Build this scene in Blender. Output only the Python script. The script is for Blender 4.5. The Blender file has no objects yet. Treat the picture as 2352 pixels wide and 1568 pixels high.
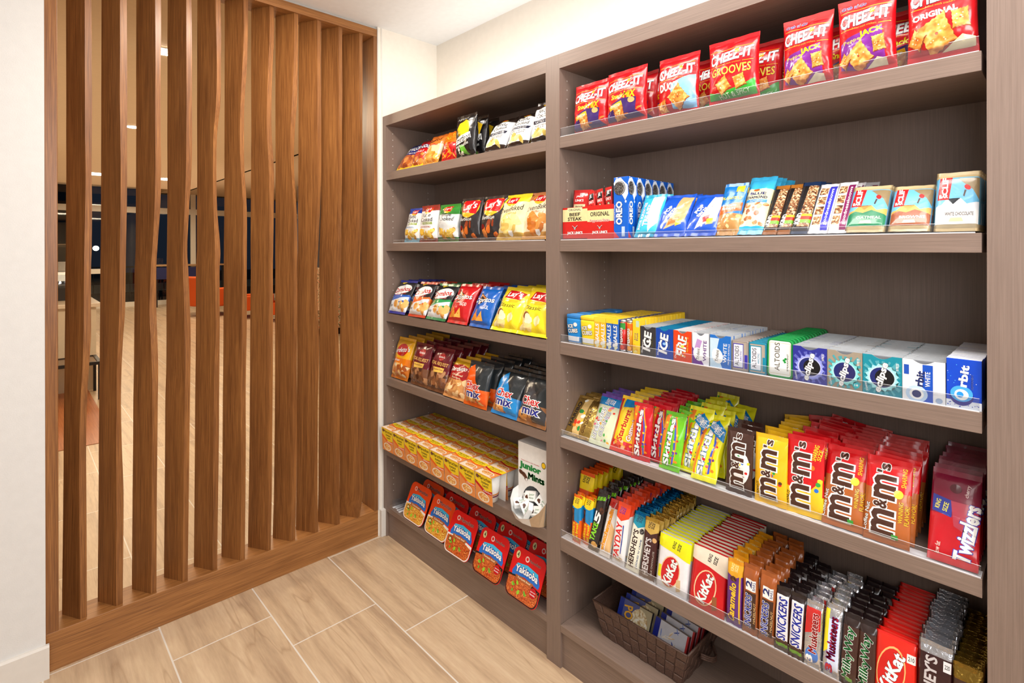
import bpy, bmesh, math, random
from mathutils import Vector, Matrix, noise
SC = bpy.context.scene
COL = SC.collection
# ------------------------------------------------------------ camera
CAM = Vector((2.3946, -1.3838, 1.4553)); YAW = 0.8139; PITCH = -0.0007; ROLL = -0.002
FPX = 1219.78; PPX = 1176.0; PPY = 572.08
FW = Vector((-math.sin(YAW)*math.cos(PITCH), math.cos(YAW)*math.cos(PITCH), math.sin(PITCH)))
_r = Vector((math.cos(YAW), math.sin(YAW), 0)); _u = _r.cross(FW)
RT = math.cos(ROLL)*_r + math.sin(ROLL)*_u
UP = -math.sin(ROLL)*_r + math.cos(ROLL)*_u
cd = bpy.data.cameras.new('camera'); cam = bpy.data.objects.new('camera', cd); COL.objects.link(cam)
cd.sensor_width = 36; cd.sensor_fit = 'HORIZONTAL'; cd.lens = FPX/2352*36
cd.shift_y = (PPY-784)/2352; cd.clip_start = .02; cd.clip_end = 100
m = Matrix((RT, UP, -FW)).transposed().to_4x4(); m.translation = CAM
cam.matrix_world = m
SC.camera = cam
def at(x, y, ax, v):
    """photograph pixel -> world point on the plane (axis ax) = v"""
    d = FW + RT*((x-PPX)/FPX) + UP*((PPY-y)/FPX)
    return CAM + d*((v-CAM[ax])/d[ax])
# ------------------------------------------------------------ world, lamps, exposure
W = bpy.data.worlds.new('night'); SC.world = W; W.use_nodes = True
W.node_tree.nodes['Background'].inputs[0].default_value = (.035, .045, .07, 1)
W.node_tree.nodes['Background'].inputs[1].default_value = .35
SC.view_settings.view_transform = 'Standard'; SC.view_settings.look = 'None'
SC.view_settings.gamma = 1; SC.view_settings.exposure = 0.0
try: SC.view_settings.use_curve_mapping = False
except Exception: pass
SC.cycles.max_bounces = 7; SC.cycles.diffuse_bounces = 4; SC.cycles.glossy_bounces = 4
SC.cycles.transparent_max_bounces = 24; SC.cycles.transmission_bounces = 6
SC.cycles.sample_clamp_indirect = 6
SC.cycles.use_denoising = True
def area(name, loc, sx, sy, power, col, rot=(0, 0, 0)):
    l = bpy.data.lights.new(name, 'AREA'); l.shape = 'RECTANGLE'; l.size = sx; l.size_y = sy
    l.energy = power; l.color = col
    o = bpy.data.objects.new(name, l); COL.objects.link(o); o.location = loc; o.rotation_euler = rot
    return o
WARM = (1.0, .9, .78); NEUT = (1.0, .95, .9)
area('alcove_ceiling_panel_light', (2.0, -.5, 2.565), 2.0, .3, 25, NEUT)
area('alcove_ceiling_rear_light', (3.2, -1.6, 2.565), 1.2, .9, 14, NEUT)
area('corner_downlight', (.5, -.6, 2.565), .2, .2, 15, WARM)
area('added_camera_fill', (2.9, -1.9, 1.75), 0.8, .8, 12, (.97, .98, 1), (math.radians(80), 0, math.radians(42)))  # added fill near the camera, lifts the shelf compartments; no real fixture
area('added_side_fill', (3.7, -.75, 1.9), .9, .9, 34, (1, .97, .94), (math.radians(80), 0, math.radians(90)))  # unseen lamp added at the right to brighten the slats' front faces
area('added_fill_above_shelving', (1.15, .2, 2.15), 2.1, .08, 3.6, (1, .94, .84), (math.pi, 0, 0))  # added upward fill hidden on the unit, brightens upper wall and ceiling
area('added_lobby_ceiling_fill', (-4.0, -1.0, 1.9), 5, 4, 26, (1.0, .82, .6), (math.pi, 0, 0))  # this and the next are unseen upward fills added for the lobby ceiling
area('added_lobby_ceiling_fill', (-9.0, 1.0, 1.9), 5, 4, 30, (1.0, .82, .6), (math.pi, 0, 0))
for i, (x, y) in enumerate([(-2.2, -.9), (-4.6, 1.2), (-7.5, -.2), (-10, 2.0), (-12.5, .5)]):
    area('lobby_ceiling_light', (x, y, 2.66), .9, .9, 52, (1.0, .82, .58))
# ------------------------------------------------------------ node material helpers
MATS = {}
def newmat(name):
    m = bpy.data.materials.new(name); m.use_nodes = True
    nt = m.node_tree; b = nt.nodes['Principled BSDF']
    return m, nt, b
def N(nt, t, **kw):
    n = nt.nodes.new(t)
    for k, v in kw.items():
        if k.startswith('_'): setattr(n, k[1:], v)
        else: n.inputs[k.replace('_', ' ')].default_value = v
    return n
def L(nt, a, b): nt.links.new(a, b)
def ramp(nt, stops):
    r = nt.nodes.new('ShaderNodeValToRGB'); e = r.color_ramp.elements
    while len(e) < len(stops): e.new(.5)
    for i, (p, c) in enumerate(stops): e[i].position = p; e[i].color = (*c, 1)
    return r
def s2l(c):
    return tuple(((v/255)/12.92 if v/255 <= .04045 else (((v/255)+.055)/1.055)**2.4) for v in c)
def paint(name, rgb, rough=.6, bump=.0, spec=.3):
    if name in MATS: return MATS[name]
    m, nt, b = newmat(name); b.inputs['Roughness'].default_value = rough
    b.inputs['Specular IOR Level'].default_value = spec
    tc = N(nt, 'ShaderNodeTexCoord'); n = N(nt, 'ShaderNodeTexNoise', Scale=38, Detail=3)
    L(nt, tc.outputs['Object'], n.inputs['Vector'])
    c = s2l(rgb); r = ramp(nt, [(.3, tuple(v*.965 for v in c)), (.7, c)])
    L(nt, n.outputs[0], r.inputs[0]); L(nt, r.outputs[0], b.inputs['Base Color'])
    if bump:
        n2 = N(nt, 'ShaderNodeTexNoise', Scale=260, Detail=2); L(nt, tc.outputs['Object'], n2.inputs['Vector'])
        bp = N(nt, 'ShaderNodeBump', Strength=bump, Distance=.002); L(nt, n2.outputs[0], bp.inputs['Height'])
        L(nt, bp.outputs[0], b.inputs['Normal'])
    MATS[name] = m; return m
def grain(name, c1, c2, axis, rough=.42, fine=420, long=7, c3=None):
    """laminate or wood with straight grain along one axis"""
    if name in MATS: return MATS[name]
    m, nt, b = newmat(name); b.inputs['Roughness'].default_value = rough
    tc = N(nt, 'ShaderNodeTexCoord'); mp = N(nt, 'ShaderNodeMapping')
    sc = [fine]*3; sc[axis] = long; mp.inputs['Scale'].default_value = sc
    L(nt, tc.outputs['Object'], mp.inputs['Vector'])
    n = N(nt, 'ShaderNodeTexNoise', Scale=1, Detail=3, Roughness=.6); L(nt, mp.outputs[0], n.inputs['Vector'])
    r = ramp(nt, [(.3, s2l(c1)), (.7, s2l(c2))]); L(nt, n.outputs[0], r.inputs[0])
    L(nt, r.outputs[0], b.inputs['Base Color'])
    bp = N(nt, 'ShaderNodeBump', Strength=.12, Distance=.001); L(nt, n.outputs[0], bp.inputs['Height'])
    L(nt, bp.outputs[0], b.inputs['Normal'])
    MATS[name] = m; return m
LAMV = grain('taupe_laminate_vertical_grain', (119, 101, 91), (134, 115, 104), 2)
LAMH = grain('taupe_laminate_horizontal_grain', (117, 99, 89), (138, 118, 106), 0)
def oak(name, dark, mid, light, axis=2):
    m, nt, b = newmat(name); b.inputs['Roughness'].default_value = .38
    tc = N(nt, 'ShaderNodeTexCoord'); oi = N(nt, 'ShaderNodeObjectInfo')
    sh = N(nt, 'ShaderNodeVectorMath', _operation='SCALE'); sh.inputs[0].default_value = (37, 19, 53)
    L(nt, oi.outputs['Random'], sh.inputs['Scale'])
    ad = N(nt, 'ShaderNodeVectorMath', _operation='ADD'); L(nt, tc.outputs['Object'], ad.inputs[0]); L(nt, sh.outputs[0], ad.inputs[1])
    # cathedral figure: distorted rings stretched along the grain
    mp = N(nt, 'ShaderNodeMapping'); s = [13.0]*3; s[axis] = .55; mp.inputs['Scale'].default_value = s
    L(nt, ad.outputs[0], mp.inputs['Vector'])
    wv = N(nt, 'ShaderNodeTexNoise', Scale=1.3, Detail=1.5, Distortion=.4); L(nt, mp.outputs[0], wv.inputs['Vector'])
    mul = N(nt, 'ShaderNodeMath', _operation='MULTIPLY'); mul.inputs[1].default_value = 26
    L(nt, wv.outputs[0], mul.inputs[0])
    sn = N(nt, 'ShaderNodeMath', _operation='SINE'); L(nt, mul.outputs[0], sn.inputs[0])
    mp2 = N(nt, 'ShaderNodeMapping'); s2 = [320.0]*3; s2[axis] = 6; mp2.inputs['Scale'].default_value = s2
    L(nt, ad.outputs[0], mp2.inputs['Vector'])
    fn = N(nt, 'ShaderNodeTexNoise', Scale=1, Detail=3, Roughness=.65); L(nt, mp2.outputs[0], fn.inputs['Vector'])
    a = N(nt, 'ShaderNodeMath', _operation='MULTIPLY_ADD'); a.inputs[1].default_value = .05; L(nt, sn.outputs[0], a.inputs[0]); L(nt, fn.outputs[0], a.inputs[2])
    big = N(nt, 'ShaderNodeMapping'); s3 = [3.5]*3; s3[axis] = .8; big.inputs['Scale'].default_value = s3; L(nt, ad.outputs[0], big.inputs['Vector'])
    bn = N(nt, 'ShaderNodeTexNoise', Scale=2, Detail=1); L(nt, big.outputs[0], bn.inputs['Vector'])
    a2 = N(nt, 'ShaderNodeMath', _operation='MULTIPLY_ADD'); a2.inputs[1].default_value = .3; L(nt, bn.outputs[0], a2.inputs[0]); L(nt, a.outputs[0], a2.inputs[2])
    r = ramp(nt, [(.36, s2l(dark)), (.64, s2l(mid)), (.95, s2l(light))]); L(nt, a2.outputs[0], r.inputs[0])
    L(nt, r.outputs[0], b.inputs['Base Color'])
    bp = N(nt, 'ShaderNodeBump', Strength=.15, Distance=.001); L(nt, a.outputs[0], bp.inputs['Height']); L(nt, bp.outputs[0], b.inputs['Normal'])
    MATS[name] = m; return m
OAKV = oak('oiled_oak_upright', (97, 58, 26), (134, 86, 45), (170, 116, 62), 2)
OAKH = oak('oiled_oak_rail', (112, 70, 34), (150, 100, 54), (180, 126, 72), 1)
def tile_mat():
    m, nt, b = newmat('wood_look_floor_tile'); b.inputs['Roughness'].default_value = .33
    tc = N(nt, 'ShaderNodeTexCoord'); sp = N(nt, 'ShaderNodeSeparateXYZ'); L(nt, tc.outputs['Object'], sp.inputs[0])
    def mth(op, a, bb=None, cc=None):
        n = N(nt, 'ShaderNodeMath', _operation=op)
        for i, v in enumerate((a, bb, cc)):
            if v is None: continue
            if isinstance(v, (int, float)): n.inputs[i].default_value = v
            else: L(nt, v, n.inputs[i])
        return n.outputs[0]
    ry = mth('DIVIDE', mth('ADD', sp.outputs[1], .295), .3375); row = mth('FLOOR', ry); fy = mth('SUBTRACT', ry, row)
    xs = mth('SUBTRACT', mth('SUBTRACT', sp.outputs[0], .644), mth('MULTIPLY', row, .22))
    cx = mth('DIVIDE', xs, .664); col = mth('FLOOR', cx); fx = mth('SUBTRACT', cx, col)
    g = .0026
    dy = mth('MINIMUM', fy, mth('SUBTRACT', 1, fy)); dx = mth('MINIMUM', fx, mth('SUBTRACT', 1, fx))
    gm = mth('MAXIMUM', mth('LESS_THAN', dy, g/.3375), mth('LESS_THAN', dx, g/.664))
    cmb = N(nt, 'ShaderNodeCombineXYZ'); L(nt, col, cmb.inputs[0]); L(nt, row, cmb.inputs[1])
    wn = N(nt, 'ShaderNodeTexWhiteNoise'); L(nt, cmb.outputs[0], wn.inputs['Vector'])
    off = N(nt, 'ShaderNodeVectorMath', _operation='SCALE'); L(nt, wn.outputs['Color'], off.inputs[0]); off.inputs['Scale'].default_value = 30
    ad = N(nt, 'ShaderNodeVectorMath', _operation='ADD'); L(nt, tc.outputs['Object'], ad.inputs[0]); L(nt, off.outputs[0], ad.inputs[1])
    mp = N(nt, 'ShaderNodeMapping'); mp.inputs['Scale'].default_value = (.55, 11, 1); mp.inputs['Rotation'].default_value = (0, 0, .1)
    L(nt, ad.outputs[0], mp.inputs['Vector'])
    n1 = N(nt, 'ShaderNodeTexNoise', Scale=1.6, Detail=6, Roughness=.6, Distortion=.25); L(nt, mp.outputs[0], n1.inputs['Vector'])
    r1 = ramp(nt, [(.28, s2l((170, 143, 116))), (.5, s2l((200, 174, 143))), (.75, s2l((212, 188, 157)))])
    L(nt, n1.outputs[0], r1.inputs[0])
    mp2 = N(nt, 'ShaderNodeMapping'); mp2.inputs['Scale'].default_value = (.6, 6, 1); mp2.inputs['Rotation'].default_value = (0, 0, .14)
    L(nt, ad.outputs[0], mp2.inputs['Vector'])
    n2 = N(nt, 'ShaderNodeTexNoise', Scale=1.1, Detail=3, Distortion=.35); L(nt, mp2.outputs[0], n2.inputs['Vector'])
    v = mth('ABSOLUTE', mth('SUBTRACT', n2.outputs[0], .5)); vr = N(nt, 'ShaderNodeMapRange'); L(nt, v, vr.inputs[0])
    vr.inputs[1].default_value = 0; vr.inputs[2].default_value = .012; vr.inputs[3].default_value = .38; vr.inputs[4].default_value = 0
    mx = N(nt, 'ShaderNodeMixRGB'); mx.inputs[2].default_value = (*s2l((150, 118, 88)), 1); L(nt, vr.outputs[0], mx.inputs[0]); L(nt, r1.outputs[0], mx.inputs[1])
    mp3 = N(nt, 'ShaderNodeMapping'); mp3.inputs['Scale'].default_value = (8, 60, 1); L(nt, ad.outputs[0], mp3.inputs['Vector'])
    n3 = N(nt, 'ShaderNodeTexNoise', Scale=2, Detail=4); L(nt, mp3.outputs[0], n3.inputs['Vector'])
    mx3 = N(nt, 'ShaderNodeMixRGB', _blend_type='OVERLAY'); mx3.inputs[0].default_value = .22; L(nt, mx.outputs[0], mx3.inputs[1]); L(nt, n3.outputs[0], mx3.inputs[2])
    mg = N(nt, 'ShaderNodeMixRGB'); mg.inputs[2].default_value = (*s2l((222, 216, 206)), 1); L(nt, gm, mg.inputs[0]); L(nt, mx3.outputs[0], mg.inputs[1])
    L(nt, mg.outputs[0], b.inputs['Base Color'])
    return m
TILE = tile_mat()
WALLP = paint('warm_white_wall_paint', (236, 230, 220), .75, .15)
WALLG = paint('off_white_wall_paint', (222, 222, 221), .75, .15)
CEILP = paint('ceiling_white', (240, 243, 247), .85)
TRIMP = paint('trim_white', (222, 218, 212), .4)
# ------------------------------------------------------------ mesh and tagging helpers
def mesh_obj(name, bm, mats, parent=None, smooth=False):
    me = bpy.data.meshes.new(name); bm.to_mesh(me); bm.free()
    if not isinstance(mats, (list, tuple)): mats = [mats]
    for mm in mats: me.materials.append(mm)
    if smooth:
        for p in me.polygons: p.use_smooth = True
    o = bpy.data.objects.new(name, me); COL.objects.link(o)
    if parent: o.parent = parent
    return o
def tag(o, label, cat, group=None, kind=None):
    if label: o['label'] = label
    if cat: o['category'] = cat
    if group: o['group'] = group
    if kind: o['kind'] = kind
    return o
def struct(o): o['kind'] = 'structure'; return o
def empty(name, loc=(0, 0, 0), rot=(0, 0, 0)):
    o = bpy.data.objects.new(name, None); COL.objects.link(o); o.location = loc; o.rotation_euler = rot
    o.empty_display_size = .05
    return o
def add_box(bm, x0, x1, y0, y1, z0, z1, mi=0):
    v = [bm.verts.new((x, y, z)) for z in (z0, z1) for y in (y0, y1) for x in (x0, x1)]
    for q in ((0, 2, 3, 1), (4, 5, 7, 6), (0, 1, 5, 4), (2, 6, 7, 3), (0, 4, 6, 2), (1, 3, 7, 5)):
        f = bm.faces.new([v[i] for i in q]); f.material_index = mi
    return v
def box(name, x0, x1, y0, y1, z0, z1, mat, parent=None, bev=0.0):
    bm = bmesh.new(); add_box(bm, x0, x1, y0, y1, z0, z1)
    if bev: bmesh.ops.bevel(bm, geom=bm.edges[:], offset=bev, segments=2, affect='EDGES', profile=.5)
    return mesh_obj(name, bm, mat, parent)
def boxes(name, lst, mat, parent=None):
    bm = bmesh.new()
    for b in lst: add_box(bm, *b)
    return mesh_obj(name, bm, mat, parent)
def add_cyl(bm, p, r, h, axis=2, n=20, r2=None, mi=0):
    r2 = r if r2 is None else r2
    a, b2 = [], []
    for i in range(n):
        t = 2*math.pi*i/n; c, s = math.cos(t), math.sin(t)
        for lst, rr, hh in ((a, r, 0), (b2, r2, h)):
            q = [c*rr, s*rr, hh]
            if axis == 0: q = [hh, c*rr, s*rr]
            if axis == 1: q = [s*rr, hh, c*rr]
            lst.append(bm.verts.new((p[0]+q[0], p[1]+q[1], p[2]+q[2])))
    for i in range(n):
        j = (i+1) % n; f = bm.faces.new((a[i], a[j], b2[j], b2[i])); f.material_index = mi; f.smooth = True
    f = bm.faces.new(a[::-1]); f.material_index = mi; f = bm.faces.new(b2); f.material_index = mi
def add_tube(bm, pts, r, n=8, mi=0):
    pts = [Vector(p) for p in pts]; rings = []
    for i, p in enumerate(pts):
        d = (pts[min(i+1, len(pts)-1)]-pts[max(i-1, 0)]).normalized()
        a = d.orthogonal().normalized() if i == 0 else (rings_a - d*rings_a.dot(d)).normalized()
        rings_a = a; b = d.cross(a)
        rings.append([bm.verts.new(p+a*r*math.cos(2*math.pi*k/n)+b*r*math.sin(2*math.pi*k/n)) for k in range(n)])
    for i in range(len(rings)-1):
        for k in range(n):
            f = bm.faces.new((rings[i][k], rings[i][(k+1) % n], rings[i+1][(k+1) % n], rings[i+1][k])); f.smooth = True; f.material_index = mi
    bm.faces.new(rings[0][::-1]).material_index = mi; bm.faces.new(rings[-1]).material_index = mi
def copy_tree(o, parent=None):
    c = o.copy(); COL.objects.link(c)
    if parent: c.parent = parent
    for ch in KIDS.get(o.name, ()):  copy_tree(ch, c)
    return c
KIDS = {}
def kid(parent, ch): ch.parent = parent; KIDS.setdefault(parent.name, []).append(ch); return ch
# ------------------------------------------------------------ the alcove
CZ = 2.58; BW = .335; XW = -.03
struct(box('floor', -15.2, 4.6, -4.6, 8.5, -.06, 0, TILE))
struct(box('ceiling', -.13, 4.6, -4.3, BW+.1, CZ, CZ+.08, CEILP))
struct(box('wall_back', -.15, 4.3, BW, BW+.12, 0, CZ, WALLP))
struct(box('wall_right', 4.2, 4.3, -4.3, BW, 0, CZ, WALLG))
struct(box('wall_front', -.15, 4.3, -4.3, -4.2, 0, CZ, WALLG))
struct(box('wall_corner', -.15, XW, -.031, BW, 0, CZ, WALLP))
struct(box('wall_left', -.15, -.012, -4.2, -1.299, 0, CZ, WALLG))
bm = bmesh.new(); add_box(bm, -.012, .004, -4.2, -1.290, 0, .112)
bmesh.ops.bevel(bm, geom=[e for e in bm.edges if all(abs(v.co.z-.112) < 1e-5 and v.co.x > 0 for v in e.verts)], offset=.006, segments=1, affect='EDGES')
struct(mesh_obj('baseboard_left', bm, TRIMP))
struct(box('baseboard_corner', XW, -.008, -.024, .004, 0, .135, TRIMP, bev=.002))
struct(boxes('trim_1', [(XW, XW+.004, -.031, -.026, .135, CZ), (XW, XW+.003, -.010, -.004, .135, CZ)], TRIMP))
# ------------------------------------------------------------ slatted oak screen
SCR = empty('slatted_screen', (0, 0, 0))
tag(SCR, 'floor-to-ceiling screen of eleven wavy upright oak slats between the alcove and the lobby', 'room divider')
SY0, SY1 = -1.299, -.031; SD = .128
box('base_rail', XW-SD, XW, SY0, SY1, 0, .1334, OAKH, SCR, bev=.0015)
box('header_rail', XW-SD, XW, SY0, SY1, 2.529, CZ-.012, OAKH, SCR, bev=.0015)
boxes('shadow_strip', [(XW-SD+.01, XW-.01, SY0, SY1, CZ-.012, CZ)], paint('grey_gap', (190, 188, 184)), SCR)
box('jamb', XW-SD, XW, SY0, SY0+.035, .1334, 2.529, OAKV, SCR, bev=.0015)
box('jamb', XW-SD-.01, XW-.0, SY1-.02, SY1, .1334, 2.529, OAKV, SCR, bev=.0015)
PY = [0, 76.5, 153, 229.6, 306, 382.7, 478, 574, 617, 713, 774, 847, 923.5, 1019, 1134, 1250]
K = 2.6133
SL = [
 ([400,400,400,400,399,399,397,395,392,390,388,386,382,379,376],[512,512,512,512,512,515,512,506,505,502,500,493,480,474,472],[553,554,553,555,553,551,553,550,546,545,545,532,520,514,515],(140.2,182,197.6)),
 ([613,612,611,610,609,608,607,604,602,600,598,596,593,590,588],[724,724,723,722,724,726,724,720,718,715,708,700,697,694,696],[765,765,766,766,764,764,762,756,754,750,738,728,722,728,738],(222.4,264.5,280)),
 ([822,821,820,820,819,818,816,814,808,806,804,802,798,796,792],[935,936,936,934,934,934,928,914,905,896,903,910,912,910,908],[970,970,968,966,966,968,962,944,938,938,943,948,945,942,938],(301,345,357.5)),
 ([1010,1008,1008,1007,1006,1006,1005,1002,1000,998,998,996,990,988,985],[1122,1122,1122,1122,1120,1118,1108,1098,1098,1105,1106,1108,1106,1100,1097],[1153,1155,1155,1154,1155,1151,1136,1124,1130,1140,1143,1141,1138,1134,1130],(374.8,417.6,429.5)),
 ([1188,1187,1186,1185,1185,1185,1183,1180,1176,1175,1174,1172,1169,1167,1164],[1298,1302,1304,1300,1284,1279,1282,1290,1290,1293,1292,1284,1280,1278,1276],[1328,1330,1328,1326,1305,1296,1304,1322,1318,1318,1317,1315,1313,1311,1306],(443.6,486.5,497.2)),
 ([1352,1352,1351,1350,1349,1348,1347,1344,1343,1341,1340,1338,1335,1333,1330],[1465,1467,1458,1447,1441,1446,1460,1456,1456,1450,1448,1446,1443,1445,1445],[1492,1490,1484,1470,1466,1468,1482,1482,1481,1481,1479,1475,1473,1473,1470],(506.8,550.8,561)),
 ([1512,1511,1510,1510,1510,1508,1506,1504,1505,1502,1500,1499,1497,1495,1490],[1622,1622,1612,1605,1604,1614,1618,1618,1617,1614,1612,1612,1611,1608,1608],[1648,1648,1638,1632,1632,1645,1644,1640,1638,1638,1636,1636,1634,1631,1628],(568,612.8,620.4)),
 ([1657,1657,1656,1655,1655,1655,1654,1652,1652,1650,1650,1649,1648,1645,1641],[1770,1770,1765,1755,1746,1748,1764,1764,1763,1763,1760,1757,1757,1755,1750],[1792,1792,1790,1785,1770,1766,1780,1786,1784,1784,1782,1780,1780,1779,1775],(625,666.3,676.7)),
 ([1796,1796,1795,1794,1793,1792,1789,1788,1785,1784,1783,1782,1780,1779,1776],[1907,1907,1907,1907,1906,1906,1905,1893,1885,1892,1898,1895,1890,1887,1885],[1930,1930,1930,1930,1930,1930,1922,1910,1904,1906,1914,1912,1906,1904,1903],(677.8,721.8,729.5)),
 ([1932,1932,1931,1930,1929,1929,1926,1918,1916,1916,1915,1914,1912,1910,1908],[2036,2036,2036,2037,2036,2034,2030,2030,2024,2012,2008,2014,2018,2018,2016],[2057,2057,2057,2057,2055,2055,2051,2048,2045,2030,2030,2036,2038,2036,2034],(728.3,772.3,779.2)),
 ([2057,2057,2056,2055,2055,2054,2053,2046,2043,2042,2040,2040,2038,2036,2034],[2160,2160,2160,2160,2160,2158,2158,2148,2145,2150,2158,2164,2164,2164,2158],[2178,2178,2178,2178,2176,2176,2176,2165,2164,2170,2176,2180,2180,2180,2176],(773.5,819.4,825.1)),
]
NX, NY = .87, .493          # the slats stand turned about 30 degrees to the opening
def line_hit(px, back):     # where the sight line at column px meets the slat's side plane
    d = FW + RT*((px-PPX)/FPX)
    # CAM + t d = back + s (NX,NY)
    det = d.x*(-NY) - d.y*(-NX)
    rx, ry = back[0]-CAM.x, back[1]-CAM.y
    t = (rx*(-NY) - ry*(-NX))/det
    s = (d.x*ry - d.y*rx)/det
    return s
for Ls, Cs, Rs, bot in SL:
    lev = []
    for i, py in enumerate(PY):
        l, c, r = (bot if i == 15 else (Ls[i]/K, Cs[i]/K, Rs[i]/K))
        pb = at(l, 572, 0, XW-.098); back = (pb.x, pb.y)
        s = min(.135, max(.075, line_hit(c, back)))
        fx, fy = back[0]+NX*s, back[1]+NY*s
        z = at(c, py, 1, fy).z
        w = at(r, 572, 0, fx-.004).y - fy
        w = min(.026, max(.014, w))
        lev.append((z, back, (fx, fy), w))
    lev[-1] = (.1334,)+lev[-1][1:]
    lev = [(2.529,)+lev[0][1:]] + [q for q in lev if q[0] < 2.5]
    # smooth the outline with a dense Catmull-Rom resample in height
    lev = lev[::-1]
    dense = []
    for i in range(len(lev)-1):
        a, b2 = lev[i], lev[i+1]; p0 = lev[max(i-1, 0)]; p3 = lev[min(i+2, len(lev)-1)]
        for k in range(5):
            t = k/5
            def cr(f):
                q0, q1, q2, q3 = f(p0), f(a), f(b2), f(p3)
                return .5*((2*q1)+(-q0+q2)*t+(2*q0-5*q1+4*q2-q3)*t*t+(-q0+3*q1-3*q2+q3)*t**3)
            z = a[0]+(b2[0]-a[0])*t
            dense.append((z, (a[1][0], cr(lambda q: q[1][1])), (cr(lambda q: q[2][0]), cr(lambda q: q[2][1])), cr(lambda q: q[3])))
    dense.append(lev[-1])
    bm = bmesh.new(); rings = []
    for z, bk, fr, w in dense:
        wb = .022
        P = [(bk[0], bk[1]), (fr[0], fr[1]), (fr[0]-.004, fr[1]+w), (bk[0]-.002, bk[1]+wb)]
        rings.append([bm.verts.new((x, y, z)) for x, y in P])
    for i in range(len(rings)-1):
        for k in range(4):
            bm.faces.new((rings[i][k], rings[i][(k+1) % 4], rings[i+1][(k+1) % 4], rings[i+1][k]))
    bm.faces.new(rings[0][::-1]); bm.faces.new(rings[-1])
    bmesh.ops.recalc_face_normals(bm, faces=bm.faces[:])
    mesh_obj('slat', bm, OAKV, SCR)
# ------------------------------------------------------------ built-in shelving
XR, XQ, XE, XP = 1.1054, 1.1701, 2.2701, 2.278
DEP = .31; TOP = 2.13
ZT = [1.8422, 1.4849, 1.1317, .8047, .4554, .152]          # shelf tops
ZB = [1.8028, 1.4457, 1.0905, .7680, .4110, .127]
UNIT = empty('shelving_unit', (0, 0, 0))
tag(UNIT, 'tall built-in taupe laminate shelving with two open bays of six shelves', 'shelving')
PEG = paint('peg_hole_ring', (196, 190, 184), .3)
def side_panel(nm, x0, x1, faces, y0=0.0, y1=DEP, z0=0, z1=TOP, parent=UNIT):
    bm = bmesh.new(); add_box(bm, x0, x1, y0, y1, z0, z1)
    for fx, s in faces:
        for yy in (.04, .255):
            z = .22
            while z < 2.05:
                if min(abs(z-q) for q in ZT+ZB) > .02:
                    a = [bm.verts.new((fx+s*.0006, yy+.0026*math.cos(t), z+.0026*math.sin(t))) for t in [k*math.pi/4 for k in range(8)]]
                    f = bm.faces.new(a if s > 0 else a[::-1]); f.material_index = 1
                z += .032
    return mesh_obj(nm, bm, [LAMV, PEG], parent)
side_panel('side_panel', XW-.006, 0, [(0, 1)])
side_panel('divider_panel', XR, XQ, [(XQ, 1), (XR, -1)])
side_panel('side_panel', XP, 2.46, [(XP, -1)], y0=-.004)
boxes('back_panel', [(0, XR, DEP-.012, DEP, .1, TOP-.02)], LAMV, UNIT)
boxes('back_panel', [(XQ, XP, DEP-.012, DEP, .1, TOP-.02)], LAMV, UNIT)
for x0, x1 in ((0, XR), (XQ, XP)):
    box('top_panel', x0, x1, 0, DEP, 2.080, TOP, LAMH, UNIT)
    box('kick_board', x0, x1, .0104, .03, 0, .127, LAMH, UNIT)
    for zt, zb in zip(ZT, ZB):
        box('shelf', x0+.0005, (x1 if x1 < 2 else (XE if zt > .2 else XP)), 0.0, DEP-.012, zb, zt, LAMH, UNIT, bev=.0008)
box('kick_board', XP, 2.46, .0004, .02, 0, .1, LAMH, UNIT)
# clear fences standing along the shelf fronts
def clear_mat():
    m = bpy.data.materials.new('clear_acrylic'); m.use_nodes = True; nt = m.node_tree
    for n in list(nt.nodes):
        if n.type == 'BSDF_PRINCIPLED': nt.nodes.remove(n)
    out = nt.nodes['Material Output']
    tr = N(nt, 'ShaderNodeBsdfTransparent'); tr.inputs[0].default_value = (.93, .94, .95, 1)
    gl = N(nt, 'ShaderNodeBsdfGlossy', Roughness=.06); fr = N(nt, 'ShaderNodeFresnel', IOR=1.45)
    mr = N(nt, 'ShaderNodeMath', _operation='MULTIPLY_ADD'); mr.inputs[1].default_value = .35; mr.inputs[2].default_value = .01; L(nt, fr.outputs[0], mr.inputs[0])
    nz = N(nt, 'ShaderNodeTexNoise', Scale=6); df = N(nt, 'ShaderNodeBsdfDiffuse')
    df.inputs[0].default_value = (.8, .8, .85, 1)
    mx = N(nt, 'ShaderNodeMixShader'); L(nt, mr.outputs[0], mx.inputs[0]); L(nt, tr.outputs[0], mx.inputs[1]); L(nt, gl.outputs[0], mx.inputs[2])
    m2 = N(nt, 'ShaderNodeMath', _operation='MULTIPLY'); m2.inputs[1].default_value = .05; L(nt, nz.outputs[0], m2.inputs[0])
    mx2 = N(nt, 'ShaderNodeMixShader'); L(nt, m2.outputs[0], mx2.inputs[0]); L(nt, mx.outputs[0], mx2.inputs[1]); L(nt, df.outputs[0], mx2.inputs[2])
    L(nt, mx2.outputs[0], out.inputs[0]); return m
CLEAR = clear_mat(); EDGE = paint('frosted_acrylic_edge', (236, 236, 240), .25)
def fence(x0, x1, zt, h, label, base=.0):
    r = empty('shelf_fence', ((x0+x1)/2, .004, zt)); w = (x1-x0)/2
    b1 = box('upright_strip', -w, w, -.0006, .0006, .002, h, CLEAR, r)
    bm = bmesh.new(); add_box(bm, -w, w, -.0008, .0008, 0, .002); add_box(bm, -w, w, -.0003, .0003, h, h+.0006)
    if base: add_box(bm, -w, w, .0008, base, .0, .0012)
    mesh_obj('bright_edge', bm, EDGE, r)
    return tag(r, label, 'shelf divider', 'clear fences along the shelf fronts')
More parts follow.
